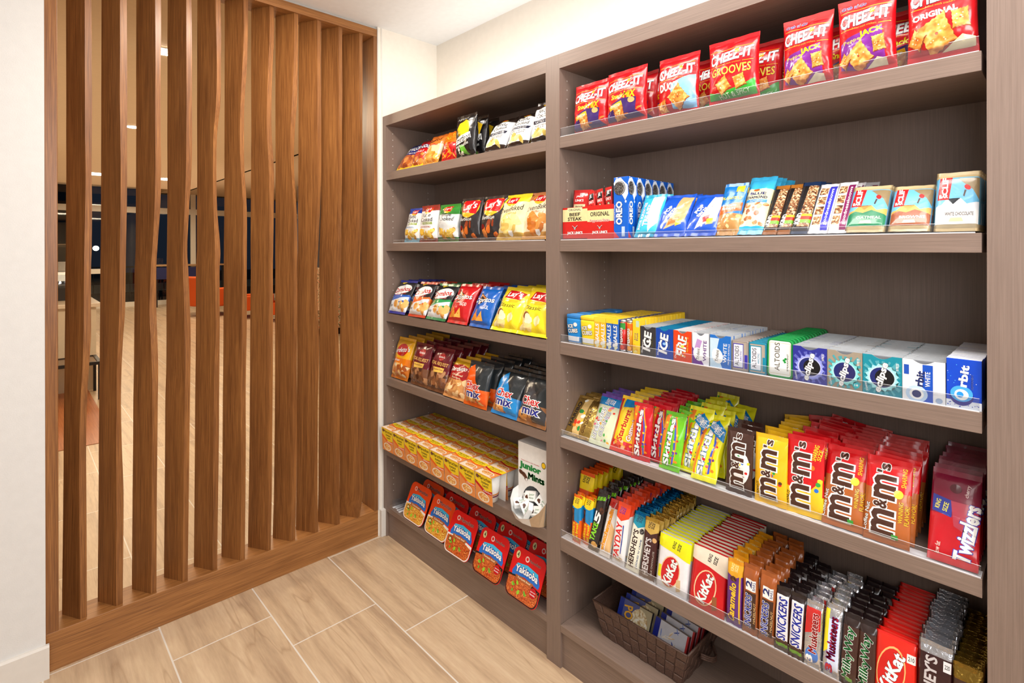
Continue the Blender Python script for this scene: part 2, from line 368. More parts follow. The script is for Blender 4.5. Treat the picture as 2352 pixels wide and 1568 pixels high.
fence(XQ+.002, XE-.004, ZT[0], .030, 'low clear plastic fence in front of the red cracker bags on the top shelf', .0)
fence(XQ+.002, XE-.010, ZT[1], .020, 'low clear plastic fence in front of the cookie boxes and bars on the second shelf', .006)
fence(XQ+.002, XE-.004, ZT[2], .026, 'low clear plastic fence in front of the gum and mint row', .007)
fence(XQ+.002, XE-.002, ZT[3], .024, 'low clear plastic fence in front of the pouches of chewy candy', .03)
fence(XQ+.002, XE-.002, ZT[4], .026, 'low clear plastic fence in front of the chocolate bar rows', .03)
fence(.065, XR-.01, ZT[1], .014, 'very low clear plastic strip in front of the second-shelf chip bags', .0)
# ============================================================ package engine
def hexn(c): return '%02x%02x%02x' % tuple(int(v) for v in c)
def film(c, kind='f'):
    """printed plastic film (f), metallic foil (m), card (c)"""
    key = kind+hexn(c)
    if key in MATS: return MATS[key]
    m, nt, b = newmat({'f': 'printed_film_', 'm': 'foil_', 'c': 'printed_card_'}[kind]+hexn(c))
    tc = N(nt, 'ShaderNodeTexCoord')
    col = s2l(c)
    n0 = N(nt, 'ShaderNodeTexNoise', Scale=60, Detail=2); L(nt, tc.outputs['Object'], n0.inputs['Vector'])
    r0 = ramp(nt, [(.3, tuple(v*.93 for v in col)), (.7, col)]); L(nt, n0.outputs[0], r0.inputs[0]); L(nt, r0.outputs[0], b.inputs['Base Color'])
    if kind == 'c':
        b.inputs['Roughness'].default_value = .42; b.inputs['Specular IOR Level'].default_value = .4
    else:
        b.inputs['Roughness'].default_value = .24 if kind == 'f' else .22
        if kind == 'f': b.inputs['Coat Weight'].default_value = .4; b.inputs['Coat Roughness'].default_value = .08
        if kind == 'm': b.inputs['Metallic'].default_value = .85
        n = N(nt, 'ShaderNodeTexNoise', Scale=20 if kind == 'f' else 70, Detail=3, Distortion=1.2); L(nt, tc.outputs['Object'], n.inputs['Vector'])
        bp = N(nt, 'ShaderNodeBump', Strength=.6 if kind == 'f' else .9, Distance=.0022); L(nt, n.outputs[0], bp.inputs['Height']); L(nt, bp.outputs[0], b.inputs['Normal'])
    MATS[key] = m; return m
FOODS = {
 'noodle': ([(150, 70, 20), (214, 140, 40), (242, 200, 90)], 260, 1.6), 'noodle2': ([(110, 30, 10), (190, 80, 30), (225, 130, 60)], 260, 1.6),
 'nuts': ([(96, 52, 26), (176, 112, 60), (228, 186, 128)], 120, .8), 'mix': ([(90, 45, 20), (190, 120, 55), (240, 200, 130)], 95, .9),
 'chip': ([(205, 140, 50), (236, 190, 90), (250, 222, 140)], 60, .6), 'jelly': ([(210, 60, 40), (240, 150, 50), (250, 220, 120)], 90, .5),
 'choc': ([(46, 24, 16), (86, 48, 30), (120, 74, 48)], 90, .6), 'granola': ([(70, 36, 20), (160, 104, 60), (236, 212, 170)], 150, .9),
 'popcorn': ([(196, 160, 110), (238, 222, 180), (255, 250, 235)], 110, .6), 'soup': ([(200, 110, 50), (236, 170, 90), (250, 224, 170)], 130, 1.0),
 'cracker': ([(214, 120, 40), (240, 164, 72), (252, 206, 130)], 70, .4),
 'cookie': ([(14, 12, 12), (44, 38, 36), (150, 146, 142)], 380, .3),
}
def food(nm):
    key = 'food_'+nm
    if key in MATS: return MATS[key]
    cols, sc, dist = FOODS[nm]
    m, nt, b = newmat('food_picture_'+nm); b.inputs['Roughness'].default_value = .3
    tc = N(nt, 'ShaderNodeTexCoord'); n = N(nt, 'ShaderNodeTexNoise', Scale=sc, Detail=1.5, Distortion=dist); L(nt, tc.outputs['Object'], n.inputs['Vector'])
    r = ramp(nt, [(.34, s2l(cols[0])), (.5, s2l(cols[1])), (.64, s2l(cols[2]))]); L(nt, n.outputs[0], r.inputs[0]); L(nt, r.outputs[0], b.inputs['Base Color'])
    MATS[key] = m; return m
def mat_of(c, kind='f'):
    if isinstance(c, str): return food(c)
    if len(c) == 4: return film(c[:3], c[3])
    return film(c, kind)
# ---- lettering as flat outlines
_tc = {}
def text2d(s, off, shear):
    key = (s, off, shear)
    if key in _tc: return _tc[key]
    if off > 0 and ('M' in s or '4' in s or (off > .015 and 'g' in s)):
        # these glyphs do not thicken cleanly, so thicken them by overlaying shifted copies
        v0, f0 = text2d(s, 0, shear); vs, fs = [], []
        for k in range(6):
            dx, dy = off*math.cos(k*math.pi/3), off*math.sin(k*math.pi/3); n = len(vs)
            vs += [(x+dx, y+dy) for x, y in v0]; fs += [tuple(i+n for i in f) for f in f0]
        _tc[key] = (vs, fs); return _tc[key]
    cu = bpy.data.curves.new('lettering', 'FONT'); cu.body = s; cu.offset = off; cu.shear = shear; cu.resolution_u = 2
    cu.fill_mode = 'FRONT' if hasattr(cu, 'fill_mode') else 'BOTH'
    o = bpy.data.objects.new('lettering', cu); COL.objects.link(o)
    dg = bpy.context.evaluated_depsgraph_get(); me = bpy.data.meshes.new_from_object(o.evaluated_get(dg))
    vs = [(v.co.x, v.co.y) for v in me.vertices]; fs = [tuple(p.vertices) for p in me.polygons]
    bpy.data.objects.remove(o); bpy.data.curves.remove(cu); bpy.data.meshes.remove(me)
    _tc[key] = (vs, fs); return _tc[key]
def shape_polys(it, w, h):
    """yield (colour, verts2d, faces) in metres, x from -w/2, y from 0"""
    k = it[0]
    if k == 'r':
        _, u0, v0, u1, v1, c = it
        yield c, [((u0-.5)*w, v0*h), ((u1-.5)*w, v0*h), ((u1-.5)*w, v1*h), ((u0-.5)*w, v1*h)], [(0, 1, 2, 3)]
    elif k == 'p':
        pts = [((u-.5)*w, v*h) for u, v in it[1]]
        ar = sum(pts[i][0]*pts[(i+1) % len(pts)][1]-pts[(i+1) % len(pts)][0]*pts[i][1] for i in range(len(pts)))
        if ar < 0: pts = pts[::-1]
        yield it[2], pts, [tuple(range(len(pts)))]
    elif k == 'e':
        _, u, v, ru, rv, c = it[:6]; rot = math.radians(it[6]) if len(it) > 6 else 0
        n = 22; pts = []
        for i in range(n):
            t = 2*math.pi*i/n; x, y = ru*w*math.cos(t), rv*h*math.sin(t)
            pts.append(((u-.5)*w+x*math.cos(rot)-y*math.sin(rot), v*h+x*math.sin(rot)+y*math.cos(rot)))
        yield c, pts, [tuple(range(n))]
    elif k == 's':
        _, n, u0, v0, u1, v1, size, cols, seed = it[:9]; sh = it[9] if len(it) > 9 else 'o'
        rg = random.Random(seed)
        for i in range(n):
            cx = (rg.uniform(u0, u1)-.5)*w; cy = rg.uniform(v0, v1)*h; a = rg.uniform(0, 6.28)
            if sh == 'm': rx = ry = size*w*rg.uniform(.8, 1.1)
            elif sh == 'l': rx = size*w*rg.uniform(.8, 1.3); ry = rx*.16
            elif sh == 'q': rx = ry = size*w*rg.uniform(.85, 1.1)
            else: rx = size*w*rg.uniform(.7, 1.2); ry = rx*rg.uniform(.45, .9)
            m = 4 if sh == 'q' else (8 if sh in 'ml' else 9); pts = []
            for j in range(m):
                t = 2*math.pi*j/m; q = 1 if sh in 'mlq' else rg.uniform(.82, 1.12)
                x, y = rx*math.cos(t)*q, ry*math.sin(t)*q
                pts.append((cx+x*math.cos(a)-y*math.sin(a), cy+x*math.sin(a)+y*math.cos(a)))
            yield cols[i % len(cols)], pts, [tuple(range(m))]
    elif k == 't':
        _, s, u, v, Wd, Hd, rot, c = it[:8]; ex = it[8] if len(it) > 8 else {}
        off = ex.get('b', .02)*.6; shear = ex.get('s', 0)
        along, across = (h, w) if abs(rot) > 45 else (w, h)
        vs, fs = text2d(s, off, shear)
        if not vs: return
        x0 = min(p[0] for p in vs); x1 = max(p[0] for p in vs); y0 = min(p[1] for p in vs); y1 = max(p[1] for p in vs)
        sx, sy = Wd*along/(x1-x0), Hd*across/(y1-y0); mx, my = (x0+x1)/2, (y0+y1)/2
        cr, sr = math.cos(math.radians(rot)), math.sin(math.radians(rot)); arch = ex.get('a', 0)
        def tr(p):
            x, y = (p[0]-mx)*sx, (p[1]-my)*sy
            y += arch*along*(1-(2*x/(Wd*along))**2) if arch else 0
            return ((u-.5)*w+x*cr-y*sr, v*h+x*sr+y*cr)
        if ex.get('o'):
            ov, of = text2d(s, off+ex.get('ow', .05)*.6, shear); yield ex['o'], [tr(p) for p in ov], of
        yield c, [tr(p) for p in vs], fs
def flow(bm, verts2, faces, grid, mapping, off, mi):
    """cut a flat shape along the surface's own triangles, then lay it on them"""
    b2 = bmesh.new(); vv = [b2.verts.new((x, y, 0)) for x, y in verts2]
    for f in faces:
        try: b2.faces.new([vv[i] for i in f])
        except ValueError: pass
    if any(len(f.verts) > 4 for f in b2.faces): bmesh.ops.triangulate(b2, faces=b2.faces[:])
    if grid:
        xs, zs, P, Nn = grid
        def cut(lst, ax):
            lo = min((v.co[ax] for v in b2.verts), default=0); hi = max((v.co[ax] for v in b2.verts), default=0)
            for q in lst:
                if lo+1e-6 < q < hi-1e-6:
                    bmesh.ops.bisect_plane(b2, geom=b2.verts[:]+b2.edges[:]+b2.faces[:], plane_co=(q, 0, 0) if ax == 0 else (0, q, 0), plane_no=(1, 0, 0) if ax == 0 else (0, 1, 0), dist=1e-7)
        cut(xs[1:-1], 0); cut(zs[1:-1], 1)
        def idx(lst, v):
            if v <= lst[0]: return 0.0
            for i in range(len(lst)-1):
                if v <= lst[i+1]: return i+(v-lst[i])/(lst[i+1]-lst[i])
            return float(len(lst)-1)
        for v in b2.verts: v.co = (idx(xs, v.co.x), idx(zs, v.co.y), 0)
        ds = [v.co.x-v.co.y for v in b2.verts]
        for c in range(math.ceil(min(ds)+1e-4), math.floor(max(ds)-1e-4)+1):
            bmesh.ops.bisect_plane(b2, geom=b2.verts[:]+b2.edges[:]+b2.faces[:], plane_co=(c, 0, 0), plane_no=(1, -1, 0), dist=1e-6)
        def mapping(i, j, off):
            a = min(int(i+1e-5), len(xs)-2); b = min(int(j+1e-5), len(zs)-2); s, t = i-a, j-b
            if s >= t: w = ((a, b, 1-s), (a+1, b, s-t), (a+1, b+1, t))
            else: w = ((a, b, 1-t), (a, b+1, t-s), (a+1, b+1, s))
            p = Vector((0, 0, 0)); n = Vector((0, 0, 0))
            for q, r, k in w: p += P[q][r]*k; n += Nn[q][r]*k
            return p+n*off
    mp = {v: bm.verts.new(mapping(v.co.x, v.co.y, off)) for v in b2.verts}
    for f in b2.faces:
        try: nf = bm.faces.new([mp[v] for v in f.verts])
        except ValueError: continue
        nf.material_index = mi; nf.smooth = True
    b2.free()
class Mats:
    def __init__(s, kind): s.l = []; s.k = kind
    def idx(s, c):
        m = mat_of(c, s.k)
        if m not in s.l: s.l.append(m)
        return s.l.index(m)
def finish(name, bm, ml):
    me = bpy.data.meshes.new(name); bm.to_mesh(me); bm.free()
    for m in ml.l: me.materials.append(m)
    return me
def art_on(bm, art, w, h, us, vs_, mapping, ml, off0=.00012, step=.00005, grid=None):
    off = off0
    if us and not grid:
        xs = [-w/2]+list(us)+[w/2]; zs = [0]+list(vs_)+[h]; P = [[mapping(x, z, 0) for z in zs] for x in xs]
        grid = (xs, zs, P, [[(mapping(x, z, .001)-mapping(x, z, 0))*1000 for z in zs] for x in xs])
    for it in art:
        for c, v2, fc in shape_polys(it, w, h):
            flow(bm, v2, fc, grid, mapping, off, ml.idx(c)); off += step if it[0] != 's' else step*.3
def pouch(w, h, t, bands, art=(), kind='f', seal=(.07, .06), sealc=None, p=2.4, q=.5, cr=1.0, seed=1, waist=.05, nu=14, nv=18, fat=.15, back=None):
    """pillow bag: body plus crimped end seals.  bands = [(v_end, colour), ...]"""
    sb, st = seal; rs = noise.Vector((seed*3.1, seed*1.7, seed*.9)) if hasattr(noise, 'Vector') else Vector((seed*3.1, seed*1.7, seed*.9))
    def S(x, z, side=-1):
        u = min(1, max(0, x/w+.5)); v = min(1, max(0, z/h))
        k = (v-sb)/(1-sb-st); hw = 1-waist*math.sin(math.pi*min(1, max(0, v)))
        if k <= 0 or k >= 1:
            yy = .0012*math.sin(18*u+seed)*cr+.004*cr*math.sin(5*u+seed*2)*(abs(v-.5)-.4)
            return Vector(((u-.5)*w*hw, yy+side*.0004, z))
        g = max(0, 1-abs(2*k-1)**(2.2 if p < 4 else 7))**.5*(1+fat*(.5-k))
        T = t/2*max(0, 1-abs(2*u-1)**p)**q*g
        e = math.exp(-min(k, 1-k)/.14)
        wr = cr*.085*t*math.sin(13*u*(1+.2*math.sin(seed))+seed+3*k)*e
        nn = noise.noise(Vector((u*3.2+seed*5.1, v*3.5+side*3, seed*1.3)))*.13*t*cr
        nn -= max(0, .12-abs(noise.noise(Vector((u*2.6+v*1.5+seed*2.1, v*3.0-u*2+side, seed*.7)))))*.55*t*cr
        nn += noise.noise(Vector((u*9+seed, v*8+side*7, seed*2.3)))*.035*t*cr
        edge = min(1, T/(t*.25)) if t > 0 else 0
        return Vector(((u-.5)*w*hw, side*max(.0004, T+(wr+nn)*edge), z))
    def nrm(x, z):
        e = w*.02; a = S(min(x+e, w/2), z)-S(max(x-e, -w/2), z); b = S(x, min(z+e, h))-S(x, max(z-e, 0))
        n = a.cross(b); n.normalize(); return n if n.y < 0 else -n
    vl = sorted(set([0, sb, 1-st, 1]+[b[0] for b in bands if 0 < b[0] < 1]+[sb+(1-sb-st)*i/nv for i in range(nv+1)]))
    vl = [v for i, v in enumerate(vl) if i == 0 or v-vl[i-1] > 1e-4]
    ul = [.5-.5*math.cos(math.pi*i/nu) if p < 4 else .5+.5*math.copysign(abs(2*i/nu-1)**.6, i/nu-.5) for i in range(nu+1)]
    def bandc(v):
        for ve, c in bands:
            if v < ve: return c
        return bands[-1][1]
    parts = []
    for nm, lo, hi in (('bottom_seal', 0, sb), ('bag_body', sb, 1-st), ('top_seal', 1-st, 1)):
        if hi-lo < 1e-4: continue
        bm = bmesh.new(); ml = Mats(kind); vv = [v for v in vl if lo-1e-6 <= v <= hi+1e-6]
        G = {}
        for side in (-1, 1):
            for j, v in enumerate(vv):
                for i, u in enumerate(ul):
                    if side == 1 and i in (0, nu): G[side, i, j] = G[-1, i, j]; continue
                    q3 = S((u-.5)*w, v*h, side)
                    if i in (0, nu): q3.y = S((u-.5)*w, v*h, -1).y*0 if lo == sb else q3.y
                    G[side, i, j] = bm.verts.new(q3)
        for side in (-1, 1):
            for j in range(len(vv)-1):
                c = bandc((vv[j]+vv[j+1])/2)
                if nm != 'bag_body' and sealc: c = sealc[0 if nm[0] == 'b' else 1] or c
                if side == 1 and back and nm == 'bag_body': c = back
                mi = ml.idx(c)
                for i in range(nu):
                    q4 = [G[side, i, j], G[side, i+1, j], G[side, i+1, j+1], G[side, i, j+1]]
                    for f in ([q4[0], q4[1], q4[2]], [q4[0], q4[2], q4[3]]):
                        if side == 1: f = f[::-1]
                        try: nf = bm.faces.new(f)
                        except ValueError: continue
                        nf.material_index = mi; nf.smooth = True
        if nm == 'bag_body':
            P = [[S((u-.5)*w, v*h) for v in vv] for u in ul]
            for i in (0, nu):
                for j in range(len(vv)): P[i][j] = G[-1, i, j].co.copy()
            art_on(bm, art, w, h, None, None, None, ml, grid=([(u-.5)*w for u in ul], [v*h for v in vv], P, [[nrm((u-.5)*w, v*h) for v in vv] for u in ul]))
        parts.append((nm, finish(nm, bm, ml)))
    return parts
def bar(w, h, t, bands, art=(), kind='f', seal=(.05, .06), **kw):
    kw.setdefault('cr', .5); kw.setdefault('waist', .0); kw.setdefault('nu', 8); kw.setdefault('nv', 10)
    kw.setdefault('fat', 0); kw.setdefault('p', 5); kw.setdefault('q', .45)
    pp = pouch(w, h, t, bands, art, kind, seal, **kw)
    return [('wrapper' if n == 'bag_body' else n, m) for n, m in pp]
def carton(w, h, t, front, art=(), top=None, side=None, topart=(), kind='c', bev=.0012, name='carton', notch=0, sideart=()):
    bm = bmesh.new(); ml = Mats(kind); add_box(bm, -w/2, w/2, -t/2, t/2, 0, h)
    fi, si, ti = ml.idx(front), ml.idx(side or front), ml.idx(top or front)
    if notch:
        # thumb notch cut in the front panel's upper edge: a shallow scoop
        pass
    if bev: bmesh.ops.bevel(bm, geom=bm.edges[:], offset=bev, segments=2, affect='EDGES', profile=.5)
    bm.normal_update()
    for f in bm.faces: f.material_index = fi if abs(f.normal.y) > .7 else (ti if f.normal.z > .7 else si)
    art_on(bm, art, w, h, None, None, lambda x, z, off: Vector((x, -t/2-off, z)), ml, .00012)
    if sideart: art_on(bm, sideart, t, h, None, None, lambda x, z, off: Vector((w/2+off, x, z)), ml, .00012)
    if topart: art_on(bm, topart, w, t, None, None, lambda x, z, off: Vector((x, z-t/2, h+off)), ml, .00012)
    return [(name, finish(name, bm, ml))]
def rounded(w, h, t, r, front, rim, art=(), kind='c', inset=.004, name='tin', z0=0):
    """flat tin with rounded corners standing on edge"""
    bm = bmesh.new(); ml = Mats(kind); ri, fi = ml.idx(rim), ml.idx(front)
    def ring(ins, y):
        rr = max(.001, r-ins); out = []
        for cx, cz, a0 in ((w/2-ins-rr, h-ins-rr, 0), (-w/2+ins+rr, h-ins-rr, 90), (-w/2+ins+rr, ins+rr, 180), (w/2-ins-rr, ins+rr, 270)):
            for k in range(6):
                a = math.radians(a0+k*18); out.append(bm.verts.new((cx+rr*math.cos(a), y, cz+rr*math.sin(a)+z0)))
        return out
    R = [ring(.0015, -t/2), ring(0, -t/2+.0015), ring(0, t*.1), ring(.0008, t*.12), ring(.0008, t/2-.001), ring(.002, t/2)]
    for a, b in zip(R, R[1:]):
        for k in range(24):
            f = bm.faces.new((a[k], a[(k+1) % 24], b[(k+1) % 24], b[k])); f.material_index = ri; f.smooth = True
    f = bm.faces.new(R[0][::-1]); f.material_index = ri; bm.faces.new(R[-1]).material_index = ri
    inn = ring(inset, -t/2-.0003); f = bm.faces.new(inn[::-1]); f.material_index = fi
    bmesh.ops.recalc_face_normals(bm, faces=bm.faces[:])
    art_on(bm, art, w, h, None, None, lambda x, z, off: Vector((x, -t/2-.0003-off, z)), ml, .00015)
    return [(name, finish(name, bm, ml))]
DIMS = {}
def put(parts, name, loc, rot, label, cat, group=None, single=False):
    """one package: an empty at its base with its parts, or the mesh alone when it has only one"""
    if len(parts) == 1:
        o = bpy.data.objects.new(name, parts[0][1]); COL.objects.link(o)
    else:
        o = bpy.data.objects.new(name, None); COL.objects.link(o); o.empty_display_size = .03
        for pn, me in parts:
            c = bpy.data.objects.new(pn, me); COL.objects.link(c); c.parent = o
    o.location = loc; o.rotation_euler = rot
    return tag(o, label, cat, group)
ORD = ['foremost', 'second', 'third', 'fourth', 'fifth', 'sixth', 'seventh', 'eighth', 'ninth', 'tenth', 'eleventh', 'twelfth', 'thirteenth', 'fourteenth', 'fifteenth', 'sixteenth']
LABS = {}
def row(parts, name, cat, shelf, x0, x1, y0, lean, n, pitch, desc, group, jit=.0, t=.01, roll=0, yaw=0, dx=0, dz=0, grow=0):
    """a file of like packages, one behind the other from the shelf's front edge"""
    rg = random.Random(desc); cx = (x0+x1)/2; th = math.radians(lean)
    zs_ = [v.co.z for _, me in parts for v in me.vertices]; hh = max(zs_)
    for k in range(n):
        lb = desc+(', foremost of its row' if n > 1 and k == 0 else (', %s from the front' % ORD[k] if n > 1 else ''))
        if lb in LABS: print('DUPLABEL', lb)
        LABS[lb] = 1
        nw = len(lb.split())
        if nw < 4 or nw > 16: print('LABELLEN', nw, lb)
        j = jit if k else jit*.4
        y = y0+t/2+k*pitch
        z = ZT[shelf]+(t/2)*math.sin(th)+.0006+dz+grow*k
        smax = (.289-(n-1-k)*min(pitch, t+.004)*.7-t/2-y)/hh
        if smax < -.03: print('SKIP', lb); continue
        tk = min(th, math.asin(min(.98, max(.0, smax))))
        z = ZT[shelf]+(t/2)*math.sin(tk)+.0006+dz+grow*k
        put(parts, name, (cx+dx*k+rg.uniform(-.004, .004)*j, y, z),
            (-tk+math.radians(rg.uniform(-2.5, 2.5))*j, math.radians(roll+rg.uniform(-3, 3)*j), math.radians(yaw+rg.uniform(-4, 4)*j)), lb, cat, group if n > 1 else None)
# ============================================================ the goods
Wt = (246, 246, 244); K0 = (18, 16, 18); RD = (206, 18, 26); NV = (24, 36, 110); YL = (250, 206, 30); OR = (240, 110, 20)
GR = (26, 140, 66); BL = (10, 96, 200); SKY = (70, 176, 232); BR = (84, 44, 28); TAN = (205, 176, 128); GOLD = (200, 160, 60, 'm')
SIL = (205, 208, 214, 'm'); MAR = (104, 18, 34); PU = (110, 40, 150); CRM = (240, 226, 190); TEAL = (20, 160, 176)
CHIPC = [(236, 190, 90), (248, 214, 120), (222, 164, 66)]; CRK = [(238, 160, 60), (250, 186, 90), (226, 138, 44)]
MM = [(220, 30, 30), (30, 110, 210), (250, 210, 40), (50, 160, 70), (240, 120, 30), (90, 50, 30)]
def T(txt, u, v, W_, H_, c, rot=0, **k): return ("t", txt, u, v, W_, H_, rot, c, k)
# ---------- snack bags, left bay, top shelf
def corn_bag(lower, mid, word):
    return [('r', 0.03, .12, .97, .44, lower), ('s', 16, .12, .1, .9, .42, .12, [(196, 104, 40), (226, 140, 60), (160, 70, 30)], 3), ('r', .03, .44, .97, .58, mid), T(word, .5, .51, .6, .07, Wt, b=.02), T('Fritos', .52, .72, .84, .2, Wt, rot=5, o=NV, ow=.09, b=.03)]
G = 'snack bags in the left bay, upper shelves'
row(pouch(.168, .172, .045, [(.2, YL), (.5, (150, 70, 40)), (.7, (36, 60, 150)), (1, (30, 50, 130))], corn_bag((188, 96, 44), (50, 40, 120), 'Original'), seed=1), 'corn_chip_bag', 'snack bag', 0, .018, .186, .03, 37, 1, .05, 'yellow, brown and blue corn chip bag leaning at the far left of the top shelf', G, .3, .03)
row(pouch(.12, .164, .04, [(.12, YL), (.55, (190, 30, 34)), (1, (176, 26, 32))], corn_bag((196, 60, 40), RD, 'CHILI'), seed=2), 'corn_chip_bag', 'snack bag', 0, .142, .262, .028, 31, 2, .05, 'red corn chip bag with blue and white lettering, top shelf', G, .3, .03)
row(pouch(.128, .163, .045, [(.3, (232, 150, 60)), (.62, (246, 214, 170)), (1, (236, 130, 50))], [('p', [(.1, .1), (.4, .6), (.7, .1)], (240, 170, 80)), ('s', 14, .12, .08, .9, .35, .12, CRK, 5), T('Baked', .5, .78, .7, .14, (90, 40, 20), rot=6), T('Ruffles', .5, .62, .5, .07, RD)], seed=3), 'snack_bag', 'snack bag', 0, .255, .383, .03, 25, 2, .05, 'pale orange and white baked chip bag on the top shelf', G, .3, .03)
row(pouch(.118, .152, .05, [(.55, (212, 24, 30)), (1, (240, 120, 20))], [('s', 22, .1, .12, .9, .5, .14, [(250, 150, 30), (255, 180, 60), (230, 30, 30), (120, 14, 20)], 7, 'l'), T('CHEETOS', .5, .76, .86, .15, (250, 190, 30), rot=8, o=K0, ow=.05, s=.2)], seed=4, cr=1.5), 'snack_bag', 'snack bag', 0, .404, .522, .035, 18, 2, .055, 'bright orange and red cheese puff bag, top shelf', G, .5, .03)
pop = pouch(.136, .188, .055, [(1, (24, 22, 24))], [('p', [(.18, .66), (.42, .6), (.4, .4), (.8, .5), (.84, .78), (.6, .86), (.3, .8)], YL), ('p', [(.3, .3), (.55, .28), (.75, .04), (.4, .12)], (110, 190, 60)), ('p', [(.05, .44), (.86, .56), (.9, .42), (.08, .3)], Wt), T('Smartfood', .48, .43, .76, .12, K0, rot=8), T('WHITE CHEDDAR', .46, .28, .7, .05, Wt, rot=8), ('s', 6, .2, .08, .6, .2, .05, [(250, 244, 220)], 4), T('POPCORN', .42, .9, .6, .06, (200, 200, 190))], seed=5, kind='f')
row(pop, 'popcorn_bag', 'snack bag', 0, .538, .676, .02, 3, 3, .06, 'glossy black popcorn bag with yellow splash on the top shelf', G, .6, .03)
def kettle(word, u=.5): return [('p', [(.03, .12), (.97, .12), (.97, .76), (.7, .83), (.4, .8), (.03, .76)], Wt), T('Kettle', u, .72, .5, .1, K0), T('Cooked', u, .6, .6, .1, K0), ('p', [(.08, .5), (.92, .5), (.88, .42), (.12, .42)], (30, 34, 60)), T(word, .5, .46, .6, .05, Wt), T('AGED CHEDDAR', .5, .37, .62, .045, (90, 80, 70)), T('& BLACK PEPPER', .5, .31, .6, .04, (90, 80, 70)), ('s', 7, .15, .14, .75, .26, .13, [(236, 214, 130), (246, 228, 160), (214, 186, 90)], 8), ('e', .5, .9, .16, .07, (200, 160, 40)), ('e', .5, .9, .1, .04, RD)]
kb = pouch(.128, .168, .05, [(.12, (50, 34, 28)), (.8, (226, 228, 232)), (1, (46, 34, 30))], kettle('LATTICE CUT'), seed=6, back=(200, 204, 210, 'm'))
kb2 = pouch(.124, .166, .05, [(.12, (50, 34, 28)), (.8, (226, 228, 232)), (1, (46, 34, 30))], kettle('LATTICE CUT'), seed=9, back=(200, 204, 210, 'm'))
row(kb, 'kettle_chip_bag', 'snack bag', 0, .712, .840, .03, 30, 3, .055, 'white kettle chip bag with dark lattice top beside the black popcorn', G, .5, .03)
row(kb2, 'kettle_chip_bag', 'snack bag', 0, .846, .970, .03, 30, 3, .055, 'white kettle chip bag with dark lattice top, middle one of three', G, .5, .03)
row(kb, 'kettle_chip_bag', 'snack bag', 0, .995, 1.1, .03, 15, 3, .055, 'white kettle chip bag with dark lattice top against the divider', G, .3, .03)
# ---------- second shelf, left bay
def lay_logo(u, v, s, c=RD): return [('e', u, v, .2*s, .12*s, (250, 190, 40)), ('p', [(u-.2*s, v-.05*s), (u-.14*s, v+.1*s), (u+.2*s, v+.06*s), (u+.16*s, v-.08*s)], c), T("Lay's", u, v, .3*s, .1*s, Wt, rot=6, s=.2, b=.03)]
def kcook(flav, fc): return lay_logo(.5, .87, 1)+[T('Kettle', .46, .72, .5, .11, K0), T('Cooked', .5, .6, .66, .11, K0), ('r', .28, .47, .82, .53, (150, 176, 70)), T('LESS FAT', .55, .5, .44, .04, Wt), T(flav, .45, .4, .6, .045, fc), ('s', 12, .15, .08, .85, .3, .14, [(236, 190, 70), (248, 214, 110), (206, 150, 50)], 12)]
row(pouch(.132, .172, .05, [(.1, (120, 190, 220)), (.82, Wt), (1, (26, 60, 170))], kcook('ORIGINAL', (90, 150, 210)), seed=11), 'kettle_chip_bag', 'snack bag', 1, .101, .233, .03, 13, 2, .06, 'white kettle chip bag with blue top on the second shelf', G, .5, .03)
row(pouch(.147, .175, .05, [(.1, (150, 50, 40)), (.84, Wt), (1, (150, 50, 40))], kcook('APPLEWOOD BBQ', (180, 70, 60)), seed=12), 'kettle_chip_bag', 'snack bag', 1, .24, .384, .03, 5, 2, .06, 'white kettle chip bag with brick red top on the second shelf', G, .4, .03)
row(pouch(.156, .17, .055, [(.12, (60, 130, 60)), (.72, (226, 230, 230)), (1, (50, 140, 50))], kcook('JALAPENO', (80, 130, 60))[0:5]+kcook('', Wt)[8:9], seed=13, cr=1.4), 'kettle_chip_bag', 'snack bag', 1, .387, .541, .03, 5, 2, .06, 'white kettle chip bag with green top and green base', G, .4, .03)
bbq = pouch(.146, .188, .055, [(1, (44, 40, 42))], lay_logo(.52, .78, 2.1)+[T('Barbecue', .45, .5, .6, .08, Wt, b=0), ('s', 7, .12, .1, .8, .4, .13, [(216, 110, 40), (236, 140, 60), (150, 60, 30)], 15), ('e', .2, .3, .1, .06, (120, 20, 20))], seed=14)
row(bbq, 'barbecue_chip_bag', 'snack bag', 1, .546, .692, .03, 5, 2, .062, 'charcoal barbecue chip bag beside the green-topped one', G, .5, .03)
row(bbq, 'barbecue_chip_bag', 'snack bag', 1, .688, .829, .03, 9, 2, .062, 'charcoal barbecue chip bag beside the pale yellow one', G, .5, .03)
def baked(fl, fc): return lay_logo(.45, .84, 1.1)+[T('OvenBaked', .48, .64, .84, .11, K0, rot=6, b=.005, s=.2), T(fl, .5, .54, .4, .06, fc), ('s', 9, .1, .1, .85, .42, .17, [(240, 214, 130), (250, 226, 150), (226, 190, 100)] if fl == 'original' else [(226, 140, 60), (236, 160, 80), (206, 116, 40)], 17), ('p', [(.5, .18), (.64, .18), (.64, .1), (.57, .06), (.5, .1)], Wt)]
row(pouch(.16, .188, .055, [(.14, (220, 180, 90)), (.8, (240, 226, 180)), (1, (240, 214, 40))], baked('original', (220, 180, 50)), seed=16), 'baked_chip_bag', 'snack bag', 1, .80, .955, .022, 15, 2, .062, 'cream and yellow oven baked chip bag, second shelf', G, .3, .03)
row(pouch(.16, .19, .055, [(.14, (214, 160, 90)), (.8, (244, 224, 190)), (1, (190, 120, 70))], baked('barbecue', (200, 110, 50)), seed=17), 'baked_chip_bag', 'snack bag', 1, .943, 1.1, .022, 18, 2, .062, 'cream and brown oven baked chip bag against the divider', G, .2, .03)
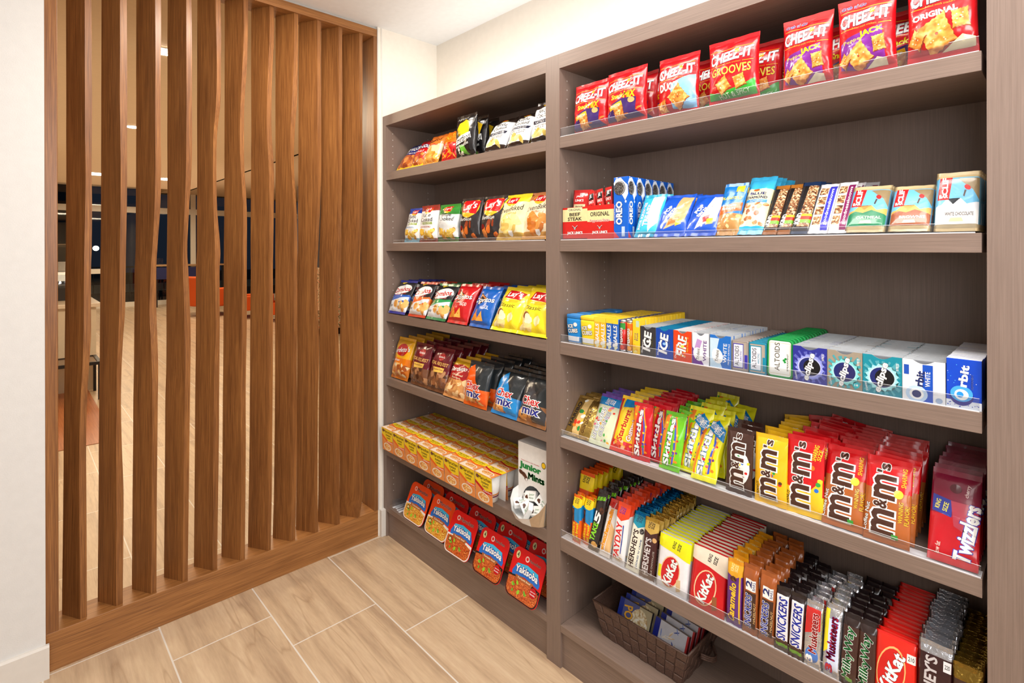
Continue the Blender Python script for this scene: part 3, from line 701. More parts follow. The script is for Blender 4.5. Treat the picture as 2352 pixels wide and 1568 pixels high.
# ---------- third shelf, left bay
G = 'snack bags in the left bay, middle shelves'
def combos(c, fl): return [('p', [(.03, .36), (.97, .56), (.97, .44), (.03, .24)], c), ('p', [(.03, .30), (.97, .5), (.97, .4), (.03, .2)], (230, 240, 250)), ('e', .5, .68, .44, .15, Wt, 12), T('Combos', .5, .68, .8, .15, (190, 16, 30), rot=10, b=.05, s=.15), T('BAKED SNACKS', .52, .54, .56, .035, (200, 40, 40), rot=10), ('s', 8, .4, .08, .95, .32, .13, [(240, 190, 110), (226, 160, 80), (250, 226, 170)], 21), ('e', .35, .92, .1, .05, (220, 190, 40)), T(fl, .18, .2, .2, .05, (60, 60, 60))]
cb = [('blue', (30, 90, 190), (24, 40, 150), 22), ('orange', (240, 110, 40), (200, 60, 30), 23), ('green', (30, 150, 80), (20, 120, 70), 24)]
for (cn, c, sc_, sd), (x0, x1, ln, n) in zip(cb, [(.02, .176, 26, 4), (.205, .35, 26, 3), (.356, .505, 28, 4)]):
    row(pouch(x1-x0, .178, .05, [(.3, (236, 240, 246)), (.52, c), (1, (34, 34, 40))], combos(c, 'CHEESE'), seed=sd, sealc=[sc_, sc_]), 'pretzel_snack_bag', 'snack bag', 2, x0, x1, -.012, ln, n, .055, 'black and white pretzel snack bag with %s band' % cn, G, .6, .02)
def tort(c): return [('p', [(.18, .82), (.3, .46), (.62, .66)], K0), ('p', [(.22, .78), (.31, .51), (.56, .66)], (240, 120, 30)), ('p', [(.25, .74), (.32, .55), (.5, .655)], K0), T('Doritos', .5, .63, .86, .13, Wt, rot=4, o=K0, ow=.05, b=.03), T(c, .68, .45, .3, .09, Wt), ('p', [(.1, .12), (.26, .4), (.44, .14)], (236, 150, 50)), ('p', [(.36, .12), (.56, .36), (.68, .14)], (246, 176, 80)), ('s', 10, .15, .14, .6, .3, .02, [(190, 80, 20)], 25)]
row(pouch(.139, .184, .052, [(1, (200, 24, 32))], tort('NACHO'), seed=26), 'tortilla_chip_bag', 'snack bag', 2, .518, .655, -.012, 27, 4, .055, 'red tortilla chip bag with black triangle logo', G, .5, .02)
row(pouch(.13, .178, .052, [(1, (16, 96, 190))], tort('COOL'), seed=27), 'tortilla_chip_bag', 'snack bag', 2, .669, .799, -.012, 27, 4, .055, 'blue tortilla chip bag with black triangle logo', G, .5, .02)
cl = pouch(.16, .19, .056, [(1, (246, 222, 40))], [('e', .5, .76, .3, .12, (250, 240, 180)), ('p', [(.18, .7), (.26, .9), (.86, .84), (.78, .66)], (200, 20, 30)), T("Lay's", .52, .78, .52, .15, Wt, rot=4, s=.2, b=.04), ('e', .5, .63, .24, .04, (246, 200, 40)), T('Classic', .42, .52, .56, .09, (60, 50, 20), b=0), ('s', 8, .12, .1, .8, .38, .14, [(250, 232, 170), (244, 216, 140)], 28), ('e', .28, .36, .1, .07, (150, 96, 50)), ('s', 4, .3, .26, .5, .3, .11, [(250, 240, 200)], 4)], seed=28)
row(cl, 'potato_chip_bag', 'snack bag', 2, .805, .966, -.012, 31, 4, .056, 'bright yellow potato chip bag beside the blue tortilla bag', G, .5, .02)
row(cl, 'potato_chip_bag', 'snack bag', 2, .972, 1.09, -.012, 28, 4, .056, 'bright yellow potato chip bag against the divider', G, .2, .02)
# ---------- fourth shelf, left bay
row(pouch(.156, .205, .055, [(.34, (214, 120, 30)), (.5, (240, 130, 20)), (1, (244, 180, 30))], [('s', 26, .08, .06, .92, .34, .11, [(224, 150, 60), (250, 200, 120), (170, 84, 30), (246, 226, 180)], 31), ('e', .55, .7, .3, .15, (190, 30, 24)), T("Gardetto's", .5, .7, .84, .12, Wt, rot=8, o=K0, ow=.03, s=.2), T('Italian', .35, .45, .34, .05, Wt)], seed=31), 'snack_mix_bag', 'snack bag', 3, .014, .168, .005, 15, 5, .052, 'yellow and orange snack mix bag on the fourth shelf', G, .5, .03)
def rye(sd): return pouch(.142, .2, .055, [(.42, (120, 76, 50)), (1, MAR)], [('s', 30, .06, .05, .94, .44, .12, [(110, 66, 42), (150, 96, 60), (186, 134, 92), (80, 44, 28)], sd), T('SPECIAL REQUEST', .5, .62, .9, .09, (240, 190, 110), rot=-2, b=.03), ('e', .6, .78, .16, .09, (170, 20, 30)), T("Gardetto's", .6, .78, .3, .05, Wt), ('p', [(.3, .54), (.85, .54), (.8, .44), (.35, .42)], (240, 196, 90)), T('Roasted Rye', .57, .49, .44, .05, (110, 30, 30))], seed=sd)
row(rye(32), 'rye_chip_bag', 'snack bag', 3, .192, .333, .005, 11, 5, .052, 'maroon rye chip bag next to the yellow mix', G, .6, .03)
row(rye(33), 'rye_chip_bag', 'snack bag', 3, .338, .48, .0, 17, 5, .052, 'maroon rye chip bag next to the red oval bag', G, .6, .03)
row(pouch(.15, .175, .055, [(.45, (214, 150, 90)), (.8, (180, 24, 30)), (1, (236, 180, 40))], [('s', 26, .06, .05, .94, .44, .11, [(230, 170, 100), (250, 214, 160), (180, 110, 60)], 34), ('e', .5, .64, .44, .2, (170, 20, 26)), T("Gardetto's", .5, .72, .9, .12, Wt, rot=6, o=K0, ow=.03, s=.2), T('Original', .5, .55, .5, .06, CRM), T('Recipe', .5, .48, .4, .06, CRM)], seed=34), 'snack_mix_bag', 'snack bag', 3, .478, .622, -.005, 28, 4, .055, 'snack mix bag with big dark red oval', G, .4, .02)
def chex(c, sd, cc): return pouch(.15, .182, .055, [(.4, cc), (1, (38, 44, 48))], [('p', [(.04, .06), (.96, .06), (.96, .3), (.7, .44), (.28, .92), (.04, .7)], c), ('s', 16, .06, .05, .5 if sd != 35 else .9, .24, .11, [(206, 140, 70), (236, 186, 120), (150, 90, 40)], sd), T('Chex', .45, .46, .62, .17, (196, 20, 30), o=Wt, ow=.09, b=.04), T('mix', .5, .28, .6, .16, (26, 40, 140), o=Wt, ow=.09, b=.05, s=.1), T('TRADITIONAL', .26, .62, .34, .06, Wt, rot=78)][:4+(sd == 36)], seed=sd)
row(chex((240, 90, 20), 35, (226, 100, 30)), 'cereal_snack_bag', 'snack bag', 3, .628, .780, -.01, 14, 5, .054, 'orange wedge cereal snack bag with dark back panel', G, .5, .02)
row(chex((30, 140, 214), 36, (40, 130, 200)), 'cereal_snack_bag', 'snack bag', 3, .805, .957, -.012, 25, 4, .054, 'blue wedge cereal snack bag with dark back panel', G, .5, .02)
row(chex((60, 60, 64), 37, (150, 100, 60)), 'cereal_snack_bag', 'snack bag', 3, .965, 1.095, -.012, 21, 4, .054, 'dark grey cereal snack bag against the divider', G, .2, .02)
# ---------- fifth shelf, left bay: noodle cups in printed sleeves
def cup_parts(stripe):
    w, h, wb = .1015, .112, .074
    bm = bmesh.new(); ml = Mats('c'); yl, wt_ = ml.idx((248, 214, 40)), ml.idx((240, 236, 230)); so = ml.idx((236, 150, 80))
    t = .0012
    # open-ended sleeve: front, top, back walls (tapering with the cup), open left and right
    def quad(pts, mi):
        f = bm.faces.new([bm.verts.new(p) for p in pts]); f.material_index = mi
    d0, d1 = .040, .034
    for s, zz in ((1, 0), (-1, t)):
        o1 = 0 if s == 1 else t
        pf = [(-w/2, -d1+o1, 0), (w/2, -d1+o1, 0), (w/2, -d0+o1, h), (-w/2, -d0+o1, h)]
        pb = [(w/2, d1-o1, 0), (-w/2, d1-o1, 0), (-w/2, d0-o1, h), (w/2, d0-o1, h)]
        pt = [(-w/2, -d0+o1, h-zz), (w/2, -d0+o1, h-zz), (w/2, d0-o1, h-zz), (-w/2, d0-o1, h-zz)]
        for q, mi in ((pf, so if s == 1 else wt_), (pb, so if s == 1 else wt_), (pt, so if s == 1 else wt_)):
            quad(q if s == 1 else q[::-1], mi)
    fr = [('p', [(0, .98), (1, .98), (1, .52), (.6, .46), (0, .72)], (248, 214, 40)), ('p', [(0, .72), (.6, .46), (1, .52), (1, .4), (.6, .34), (0, .62)], stripe), T('Maruchan', .58, .87, .72, .12, K0, b=.03), T('Instant', .6, .73, .44, .09, K0, b=.03), T('Lunch', .6, .62, .34, .09, K0, b=.03), T('Chicken', .72, .44, .5, .06, Wt), ('e', .14, .88, .08, .07, (120, 70, 60)), ('e', .48, .2, .34, .17, (250, 238, 220)), ('e', .48, .2, .28, .13, 'soup'), ('s', 7, .3, .12, .66, .28, .06, [(250, 220, 150), (236, 160, 70)], 4, 'o')]
    def mf(x, z, off): k = z/h; return Vector((x, -(d1+(d0-d1)*k)-off, z))
    art_on(bm, fr, w, h, None, None, mf, ml, .00015)
    art_on(bm, [('p', [(0, 0), (1, 0), (1, .0), (0, .5)], (250, 226, 200)), ('p', [(0, 1), (1, 1), (1, .7), (.5, .6), (0, .78)], (248, 214, 40)), ('p', [(0, .78), (.5, .6), (1, .7), (1, .58), (.5, .5), (0, .68)], stripe), T('Maruchan', .5, .9, .66, .12, K0), T('Instant Lunch', .5, .76, .6, .08, K0), ('e', .5, .28, .38, .2, (250, 238, 220)), ('e', .5, .28, .32, .16, 'soup')], w, 2*d0, None, None, lambda x, z, off: Vector((x, z-d0, h+off)), ml, .00015)
    sl = finish('printed_sleeve', bm, ml)
    bm = bmesh.new(); m2 = Mats('c'); wi = m2.idx((240, 240, 238)); add_cyl(bm, (0, 0, .002),   .029, .102, n=24, r2=.0385, mi=wi)
    add_cyl(bm, (0, 0, .102), .0392, .003, n=24, mi=wi)
    for k, (zz, c) in enumerate(((.03, (196, 120, 50)), (.022, (110, 30, 50)))):
        ci = m2.idx(c); add_cyl(bm, (0, 0, zz), .029+.0095*(zz/.1)+.0006, .005, n=24, r2=.029+.0095*((zz+.005)/.1)+.0006, mi=ci)
    return [('printed_sleeve', sl), ('foam_cup', finish('foam_cup', bm, m2))]
cpa, cpb = cup_parts((240, 110, 30)), cup_parts((200, 24, 30))
xs0 = .020; pit = .1048
for c in range(8):
    for k in range(4):
        if c == 7 and k == 3: pass
        lb = 'yellow and orange noodle cup sleeve, %s column from the left, %s' % (ORD[c].replace('foremost', 'first'), 'front row' if k == 0 else ORD[k]+' from the front')
        if c == 7: lb = 'noodle cup sleeve with a red stripe at the right end, %s' % ('front row' if k == 0 else ORD[k]+' from the front')
        row(cpb if c == 7 else cpa, 'noodle_cup', 'noodle cup', 4, .014+c*.1048, .014+c*.1048+.1015, -.035+k*.0805, 0, 1, .1, lb, '', 0, .08)
# dispenser carton of small mint boxes
JM = empty('mint_dispenser_box', (1.014, .026, ZT[4]+.0005))
tag(JM, 'tall white candy dispenser carton with green lettering and an arched opening', 'display box')
bm = bmesh.new(); ml = Mats('c'); wi = ml.idx((238, 238, 236)); bi = ml.idx((190, 164, 132)); W2, H2, Dp = .158, .268, .20
arch = []
for k in range(13):
    a = math.pi*k/12; arch.append((.062*math.cos(a), .032+.085*math.sin(a)))
# front panel with an arched cut-out
pts = [(-W2/2, .0), (-W2/2, H2), (W2/2, H2), (W2/2, 0)]
outer = [(-.062, .0), (-W2/2, .0), (-W2/2, H2), (W2/2, H2), (W2/2, 0), (.062, 0)]
poly = outer+arch
for yy in (0, .0015):
    vs = [bm.verts.new((x, yy, z)) for x, z in poly]; f = bm.faces.new(vs); f.material_index = wi
for a, b in (((-W2/2, 0), (-W2/2, 1)), ((W2/2, 0), (W2/2, 1))): add_box(bm, a[0]-.0005, a[0]+.0005, 0, Dp, 0, H2, bi if 0 else wi)
add_box(bm, -W2/2, W2/2, Dp-.001, Dp, 0, H2, wi); add_box(bm, -W2/2, W2/2, 0, Dp, H2-.001, H2, wi); add_box(bm, -W2/2, W2/2, 0, Dp, 0, .001, wi)
art_on(bm, [T('Junior', .40, .67, .70, .11, (20, 130, 60), o=(60, 160, 90), ow=.05, b=.05), T('Mints', .60, .56, .52, .09, (20, 130, 60), o=(60, 160, 90), ow=.05, b=.05), T('Creamy mints in pure chocolate', .4, .75, .6, .02, (190, 50, 50)), ('e', .84, .78, .07, .045, (60, 50, 40)), ('e', .84, .78, .058, .036, YL), ('e', .10, .57, .08, .03, 'choc', -20), ('e', .2, .55, .09, .032, 'choc', -20), ('e', .27, .51, .06, .035, 'choc', -50), ('e', .28, .495, .03, .02, Wt, -50)], W2, H2, None, None, lambda x, z, off: Vector((x, -off, z)), ml, .0004)
art_on(bm, [('e', .5, .4, .16, .1, 'choc', 10), ('e', .7, .36, .12, .08, 'choc')], W2, Dp, None, None, lambda x, z, off: Vector((x, z, H2+off)), ml, .0004)
kj = bpy.data.objects.new('carton', finish('carton', bm, ml)); COL.objects.link(kj); kj.parent = JM
bm = bmesh.new(); ml = Mats('c'); wi = ml.idx((236, 236, 234)); bi = ml.idx((186, 158, 126))
lip = [(-W2/2, 0, .098), (-W2/2-.006, -.022, .088), (-W2/2+.004, -.046, .062), (-.046, -.066, .036), (0, -.074, .024), (.046, -.066, .036), (W2/2-.004, -.046, .062), (W2/2+.006, -.022, .088), (W2/2, 0, .098)]
base = [(-W2/2+.004, 0, .002), (-W2/2+.006, -.018, .002), (-W2/2+.016, -.034, .002), (-.040, -.050, .002), (0, -.056, .002), (.040, -.050, .002), (W2/2-.016, -.034, .002), (W2/2-.006, -.018, .002), (W2/2-.004, 0, .002)]
for s in (0, -.0012):
    a = [bm.verts.new((x, y+s, z+s*.2)) for x, y, z in lip]; b = [bm.verts.new((x, y+s, z+s)) for x, y, z in base]
    for k in range(8):
        f = bm.faces.new((b[k], b[k+1], a[k+1], a[k])); f.material_index = bi if (s < 0 and k > 4) else wi
    bm.faces.new(b).material_index = wi
kj = bpy.data.objects.new('tray_lip', finish('tray_lip', bm, ml)); COL.objects.link(kj); kj.parent = JM
mini = carton(.052, .036, .017, (244, 244, 242), [T('Junior', .66, .58, .5, .28, (20, 130, 60)), T('Mints', .68, .28, .4, .2, (20, 130, 60)), ('e', .2, .4, .12, .16, 'choc', 30), ('e', .3, .3, .07, .12, 'choc', 60)], name='mint_box', bev=.0006)
for i, (x, y, z, rx, ry, rz, wh) in enumerate([(-.052, .010, .050, 10, 80, 0, 'standing on end at the left of the opening'), (-.010, -.006, .060, -35, -14, 6, 'uppermost under the arch'), (.040, -.006, .058, -30, 30, 10, 'leaning at the right side of the arch'), (-.044, -.018, .034, -70, 0, 60, 'lying with its bar code end outward'), (-.022, -.036, .030, -48, 60, 10, 'at the middle of the lip'), (.012, -.040, .028, -48, -60, 0, 'right of the middle one on the lip'), (.042, -.034, .032, -45, -20, -10, 'at the right corner of the lip')]):
    put(mini, 'mint_box', (JM.location.x+x, JM.location.y+y, JM.location.z+z), (math.radians(rx), math.radians(ry), math.radians(rz)), 'tiny white candy box %s' % wh, 'candy box', 'small candy boxes in the dispenser')
# ---------- bottom shelf, left bay: noodle trays
def tray_parts(c, nd, beef):
    w, h = .168, .168
    bm = bmesh.new(); ml = Mats('c')
    def tub(m, r, top):    # lower area with the lid's own rounded corners
        q = [(m+r-r*math.cos(t), m+r-r*math.sin(t)) for t in [math.pi/2*k/6 for k in range(7)]]
        return q+[(1-x, y) for x, y in q[::-1]]+top
    P = rounded(w, h, .004, .028, c, c, [('p', tub(.008, .165, [(.992, .38), (.5, .46), (.008, .42)]), (30, 22, 20) if beef == 2 else (236, 232, 226)),
        ('p', tub(.03, .16, [(.97, .32), (.7, .38), (.4, .42), (.03, .38)]), nd),
        ('s', 46, .07, .07, .93, .36, .04, [(244, 206, 90), (226, 150, 40), (250, 224, 130)] if not beef else [(216, 104, 44), (180, 60, 24), (236, 150, 80)], 40, 'l'),
        ('s', 7, .12, .1, .9, .34, .045, [(150, 200, 50), (110, 170, 50)], 41), ('s', 6, .12, .1, .9, .36, .022, [(220, 60, 20)], 42),
        ('p', [(.12, .42), (.1, .5), (.2, .68), (.5, .73), (.84, .68), (.95, .5), (.93, .42), (.5, .48)], (40, 110, 200)), ('p', [(.17, .6), (.2, .68), (.5, .73), (.84, .68), (.86, .6), (.5, .66)], (70, 190, 236)),
        T('Yakisoba', .52, .57, .7, .14, Wt, o=(26, 40, 130), ow=.08, b=.05, a=.03), ('p', [(.26, .38), (.74, .38), (.78, .46), (.22, .46)], (170, 96, 50)), T('Teriyaki Beef' if beef else 'Chicken', .5, .42, .4, .045, (250, 230, 190)),
        T('Maruchan', .6 if beef != 2 else .68, .84, .52 if beef != 2 else .36, .09 if beef != 2 else .06, (120, 20, 20), o=(250, 210, 200), ow=.04, b=.03), ('e', .27 if beef != 2 else .45, .84, .06, .06, (250, 214, 206)), ('e', .27 if beef != 2 else .45, .84, .035, .035, c)]
        + ([('e', .82, .3, .1, .1, (190, 16, 24)), T('Japanese', .82, .32, .15, .03, Wt), T('Noodles', .82, .27, .15, .03, Wt), ('e', .16, .84, .06, .08, (226, 220, 160)), T('4', .16, .84, .06, .1, K0)] if beef == 2 else [('r', .12, .26, .22, .36, (60, 56, 30)), ('r', .135, .28, .205, .34, (226, 214, 150))]),
        name='printed_lid', inset=.001)
    for yb, yt, ins in ((.002, .034, .024),):
        # tapered plastic bowl behind the lid
        n = 24
        def ring(s, y, r):
            out = []
            for cx, cz, a0 in ((w/2-s-r, h-s-r, 0), (-w/2+s+r, h-s-r, 90), (-w/2+s+r, s+r, 180), (w/2-s-r, s+r, 270)):
                for k in range(6):
                    a = math.radians(a0+k*18); out.append(bm.verts.new((cx+r*math.cos(a), y, cz+r*math.sin(a))))
            return out
        mi = ml.idx(tuple(int(v*.9) for v in c)); R = [ring(.001, yb, .027), ring(.008, yb+.002, .024), ring(ins, yt, .02)]
        for a, b in zip(R, R[1:]):
            for k in range(24):
                f = bm.faces.new((a[k], a[(k+1) % 24], b[(k+1) % 24], b[k])); f.material_index = mi; f.smooth = True
        bm.faces.new(R[-1]).material_index = mi
        bmesh.ops.recalc_face_normals(bm, faces=bm.faces[:])
    return P+[('bowl', finish('bowl', bm, ml))]
tch, tbf, tb2 = tray_parts((244, 76, 16), 'noodle', 0), tray_parts((226, 20, 18), 'noodle2', 1), tray_parts((222, 18, 20), 'noodle2', 2)
G = 'noodle trays on the bottom left shelf'
TR = [(tch, .142, .0, 'orange-red noodle tray with yellow noodles, leftmost in the front line', 'chicken'), (tch, .325, .0, 'orange-red noodle tray with yellow noodles, second in the front line', 'chicken'),
      (tbf, .510, -.022, 'red noodle tray with brown noodles and no black corner, front line', 'beef'), (tb2, .708, -.026, 'red noodle tray with round badge in the middle of the front line', 'beef'), (tb2, .904, -.026, 'red noodle tray with round badge nearest the divider', 'beef')]
for P, x0, y0, lb, _ in TR:
    row(P, 'noodle_tray', 'noodle tray', 5, x0, x0+.168, y0, 24, 1, .1, lb, G, .3, .004, dz=.002)
for k, (y, dzz) in enumerate(((.055, .0), (.105, .003), (.155, .004))):
    for c in range(5):
        x0 = .165+c*.187+(k*.012 if k else 0)
        if x0+.168 > 1.10: x0 = 1.10-.168
        P = tch if c < 1 and k == 0 else (tbf if c < 3 else tb2)
        row(P, 'noodle_tray', 'noodle tray', 5, x0, x0+.166, y, 24 if k < 2 else 18, 1, .1, 'red noodle tray standing in line %s behind the front, %s from the left' % (('one', 'two', 'three')[k], ('first', 'second', 'third', 'fourth', 'fifth')[c]), G, .3, .004, dz=.004)
for i, (w_, dzz, dy) in enumerate(((.0, 0, 0), (.0, .006, .006), (.012, .012, .0), (.02, .018, -.004))):
    o = empty('loose_shelf_strip', (.035+i*.016+w_*.3, .10+dy, ZT[5]+.0005), (0, 0, math.radians(-3+i*1.5)))
    h_ = .034-i*.004
    box('upright_strip', -.0008, .0008, -.085, .085, .0015, h_, CLEAR, o)
    box('foot_strip', -.0008, .013, -.085, .085, .0, .0013, EDGE, o)
    tag(o, 'loose clear plastic shelf strip on the bottom shelf, %s from the left side panel' % ('nearest', 'second', 'third', 'fourth')[i], 'plastic strip', 'loose clear strips on the bottom left shelf')
# ============================================================ right bay
# ---------- top shelf: red cracker bags
def cz(extra, top=None):
    a = [('r', .06, .815, .94, .824, (240, 170, 40)), ('r', .06, .575, .3, .583, (240, 170, 40)), ('r', .74, .575, .94, .583, (240, 170, 40)), T('CHEEZ-IT', .5, .70, .88, .17, Wt, rot=3, o=(60, 20, 40), ow=.05, b=.06, s=.15), ('p', [(.60, .72), (.68, .73), (.67, .79), (.59, .78)], (240, 160, 30)), T('baked snack crackers', .5, .585, .42, .022, (240, 180, 60), b=.0)]
    if top: a += [T("Grab n' Go", .3, .885, .44, .055, (30, 50, 140), o=Wt, ow=.04, b=.03)]
    return a+extra
def crk(u, v, s, rot=0, c='cracker'):
    a = math.radians(rot); P = []; n = 9
    for k in range(4):
        for t in range(n):
            x0, y0 = [(-1, -1), (1, -1), (1, 1), (-1, 1)][k]; x1, y1 = [(-1, -1), (1, -1), (1, 1), (-1, 1)][(k+1) % 4]
            x, y = x0+(x1-x0)*t/n, y0+(y1-y0)*t/n; q = s*(.86 if t % 2 else .93 if t else 1)
            P.append((u+(x*math.cos(a)-y*math.sin(a))*q, v+(x*math.sin(a)+y*math.cos(a))*q*.86))
    sh = [(x+.012, y-.012) for x, y in P]
    return [('p', sh, (150, 70, 24)), ('p', P, c), ('e', u, v, s*.11, s*.08, (176, 76, 36)), ('s', 8, u-s*.6, v-s*.5, u+s*.6, v+s*.5, .012, [(255, 232, 180)], int(u*50), 'm')]
G = 'red cracker bags on the top right shelf'
smx = pouch(.148, .172, .055, [(1, (206, 18, 28))], cz([T('Snack', .36, .50, .36, .09, (246, 230, 30), b=.05, s=.2), T('MiX', .68, .49, .3, .13, (246, 230, 30), b=.06, s=.2), ('p', [(.04, .08), (.96, .08), (.8, .2), (.84, .42), (.5, .44), (.2, .38), (.04, .2)], (66, 40, 110)), ('p', [(.1, .34), (.48, .4), (.5, .32), (.12, .26)], (250, 190, 40)), T('CHEESE', .3, .33, .3, .05, Wt)]+crk(.38, .2, .14, 8)+[('s', 6, .1, .1, .9, .26, .07, [(236, 130, 50), (214, 110, 40)], 51, 'l'), ('e', .72, .38, .08, .05, (240, 180, 110))]), seed=51, fat=.3)
row(smx, 'cracker_bag', 'snack bag', 0, 1.212, 1.354, .02, 3, 2, .07, 'red and purple snack mix bag at the shelf left end', G, .4, .03)
row(smx, 'cracker_bag', 'snack bag', 0, 1.358, 1.50, .012, 2, 2, .07, 'red and purple snack mix bag second from the left', G, .5, .03, dz=.004)
row(pouch(.13, .172, .055, [(1, (206, 18, 28))], cz([('p', [(.42, .1), (.96, .06), (.96, .6), (.84, .6), (.42, .5)], (140, 196, 236)), T('DUOZ', .36, .46, .5, .13, Wt, b=.07, o=(230, 120, 40), ow=.03)]+crk(.58, .27, .19, 40)+crk(.16, .16, .12, 10)), seed=52, fat=.3), 'cracker_bag', 'snack bag', 0, 1.541, 1.671, .012, 2, 1, .07, 'red cracker bag with pale blue right half', G, .4, .03)
gro = pouch(.138, .172, .055, [(1, (206, 18, 28))], cz([T('GROOVES', .5, .48, .8, .13, (250, 226, 80), b=.02, o=(110, 60, 20), ow=.03), ('p', [(.04, .08), (.96, .06), (.96, .3), (.8, .24), (.3, .14), (.04, .2)], (60, 180, 60))]+crk(.36, .26, .13, 30)+crk(.68, .29, .11, 15)+[('p', [(.3, .2+.02*k), (.5, .34+.02*k), (.51, .345+.02*k), (.31, .205+.02*k)], (200, 110, 40)) for k in range(4)]+[T('HOT & SPICY', .56, .12, .6, .06, (210, 240, 200), rot=4)]), seed=53, fat=.3)
row(gro, 'cracker_bag', 'snack bag', 0, 1.701, 1.839, .008, 1, 1, .07, 'red cracker chip bag with yellow word and green base', G, .3, .03, dz=.002)
row(gro, 'cracker_bag', 'snack bag', 0, 1.60, 1.73, .10, 3, 1, .07, 'shaded red and green cracker bag set back left of the front green-based one', G, .3, .03)
row(gro, 'cracker_bag', 'snack bag', 0, 1.735, 1.862, .085, 4, 2, .07, 'shaded red and green cracker bag set back between two front bags', G, .3, .03)
row(smx, 'cracker_bag', 'snack bag', 0, 1.475, 1.60, .10, 3, 1, .07, 'shaded red snack bag set back behind the pale blue one', G, .3, .03)
pj = pouch(.114, .178, .05, [(.88, (206, 18, 28)), (1, (214, 60, 60))], cz([('p', [(.06, .1), (.5, .06), (.84, .16), (.8, .56), (.2, .48), (.06, .42)], (130, 40, 150)), T('Pepper', .3, .43, .36, .055, (246, 230, 40), rot=6, b=.0), T('JACK', .62, .49, .42, .09, (246, 240, 40), rot=6, b=.07)]+crk(.4, .22, .18, 38)+crk(.74, .34, .11, 5)+crk(.14, .2, .09, 50)+[('p', [(.5, .06), (.86, .06), (.86, .14), (.7, .18)], (236, 224, 190))], top=1), seed=54, fat=.3)
row(pj, 'cracker_bag', 'snack bag', 0, 1.895, 2.003, .012, 2, 1, .07, 'red cracker bag with purple patch right of the shaded green bag', G, .3, .03)
row(pj, 'cracker_bag', 'snack bag', 0, 2.016, 2.134, .004, 1, 1, .07, 'large red cracker bag with purple patch beside the original one', G, .3, .03, dz=.003)
row(smx, 'cracker_bag', 'snack bag', 0, 1.95, 2.09, .11, 6, 1, .07, 'shaded red cracker bag behind the two purple-patched bags', G, .3, .03)
row(smx, 'cracker_bag', 'snack bag', 0, 2.075, 2.185, .12, 6, 1, .07, 'shaded red cracker bag behind the rightmost pair', G, .2, .03)
row(pouch(.118, .185, .052, [(1, (204, 18, 28))], cz([T('ORIGINAL', .42, .49, .66, .07, Wt, rot=5, b=.07)]+crk(.45, .26, .22, 25)+crk(.78, .38, .12, 5)+crk(.16, .24, .11, 60)+[('p', [(.5, .06), (.96, .06), (.96, .16), (.8, .2)], (240, 228, 190))]), seed=55, fat=.3), 'cracker_bag', 'snack bag', 0, 2.15, 2.264, .004, 0, 1, .07, 'red cracker bag with heap of pale crackers, rightmost and nearest', G, .2, .03, dz=.004)
# ---------- second shelf
G = 'goods on the second right shelf'
def bull(u, v, s): return [('p', [(u-s, v+s*.5), (u-s*.7, v+s*.42), (u-.1*s, v-.05*s), (u-.1*s, v-.5*s), (u+.1*s, v-.5*s), (u+.1*s, v-.05*s), (u+s*.7, v+s*.42), (u+s, v+s*.5), (u+s*.35, v+s*.05), (u+s*.12, v-s*.6), (u-s*.12, v-s*.6), (u-s*.35, v+s*.05)], Wt)]
def opentray(w, h, t, front, art, nm):
    bm = bmesh.new(); ml = Mats('c'); fi, si = ml.idx(front), ml.idx((120, 20, 20)); e = .0015
    add_box(bm, -w/2, w/2, -t/2, -t/2+e, 0, h, fi); add_box(bm, -w/2, w/2, t/2-e, t/2, 0, h*1.1, si)
    add_box(bm, -w/2, -w/2+e, -t/2+e, t/2-e, 0, h, si); add_box(bm, w/2-e, w/2, -t/2+e, t/2-e, 0, h, si); add_box(bm, -w/2+e, w/2-e, -t/2+e, t/2-e, 0, e, si)
    art_on(bm, art, w, h, None, None, lambda x, z, off: Vector((x, -t/2-off, z)), ml, .00012)
    return [('display_carton', finish('display_carton', bm, ml))]
A = [('r', 0, 0, 1, .04, (90, 16, 14)), ('r', 0, .56, 1, .94, (232, 218, 160)), T('BEEF', .5, .78, .44, .1, K0, b=.05), T('STEAK', .5, .64, .58, .11, K0, b=.05), ('r', .2, .86, .8, .99, (240, 228, 180)), T('ORIGINAL', .5, .925, .5, .07, K0), T("JACK LINK'S", .5, .2, .62, .11, Wt, b=.06, o=K0, ow=.04)]+bull(.5, .38, .12)
B = [('r', 0, .52, 1, .86, (232, 218, 160)), T('ORIGINAL', .46, .74, .7, .13, K0, b=.04), T('Pepperoni Sticks', .46, .54, .72, .1, (190, 30, 40), o=Wt, ow=.07, b=.03), T("JACK LINK'S", .46, .2, .56, .1, Wt, b=.06, o=K0, ow=.04)]+bull(.46, .36, .1)
put(opentray(.108, .110, .13, (206, 30, 24), A, 'a'), 'jerky_display_box', (1.2275, .078, ZT[1]+.001), (0, 0, 0), 'red and cream open display carton with beef steak lettering', 'display box')
put(opentray(.110, .112, .13, (206, 30, 24), B, 'b'), 'jerky_display_box', (1.3365, .078, ZT[1]+.001), (0, 0, 0), 'red and cream open display carton with original pepperoni sticks lettering', 'display box')
jk = bar(.085, .17, .016, [(1, (196, 26, 26))], [T("JACK", .42, .86, .4, .05, Wt, b=.05), T("LINK'S", .42, .78, .46, .05, Wt, b=.05), ('r', .12, .52, .76, .7, (232, 218, 170)), T('BEEF', .44, .65, .4, .04, K0), T('STEAK', .44, .57, .5, .045, K0)]+bull(.42, .94, .08), waist=.08)
for k in range(4):
    put(jk, 'jerky_pack', (1.222+k*.004, .04+k*.026, ZT[1]+.004), (math.radians(-5-k), math.radians(3 if k != 2 else 9), math.radians(k*4)), 'red and black steak jerky pack in the left carton, %s' % (ORD[k]+(' in line' if k == 0 else ' from the front')), 'snack pack', 'jerky packs in the left display carton')
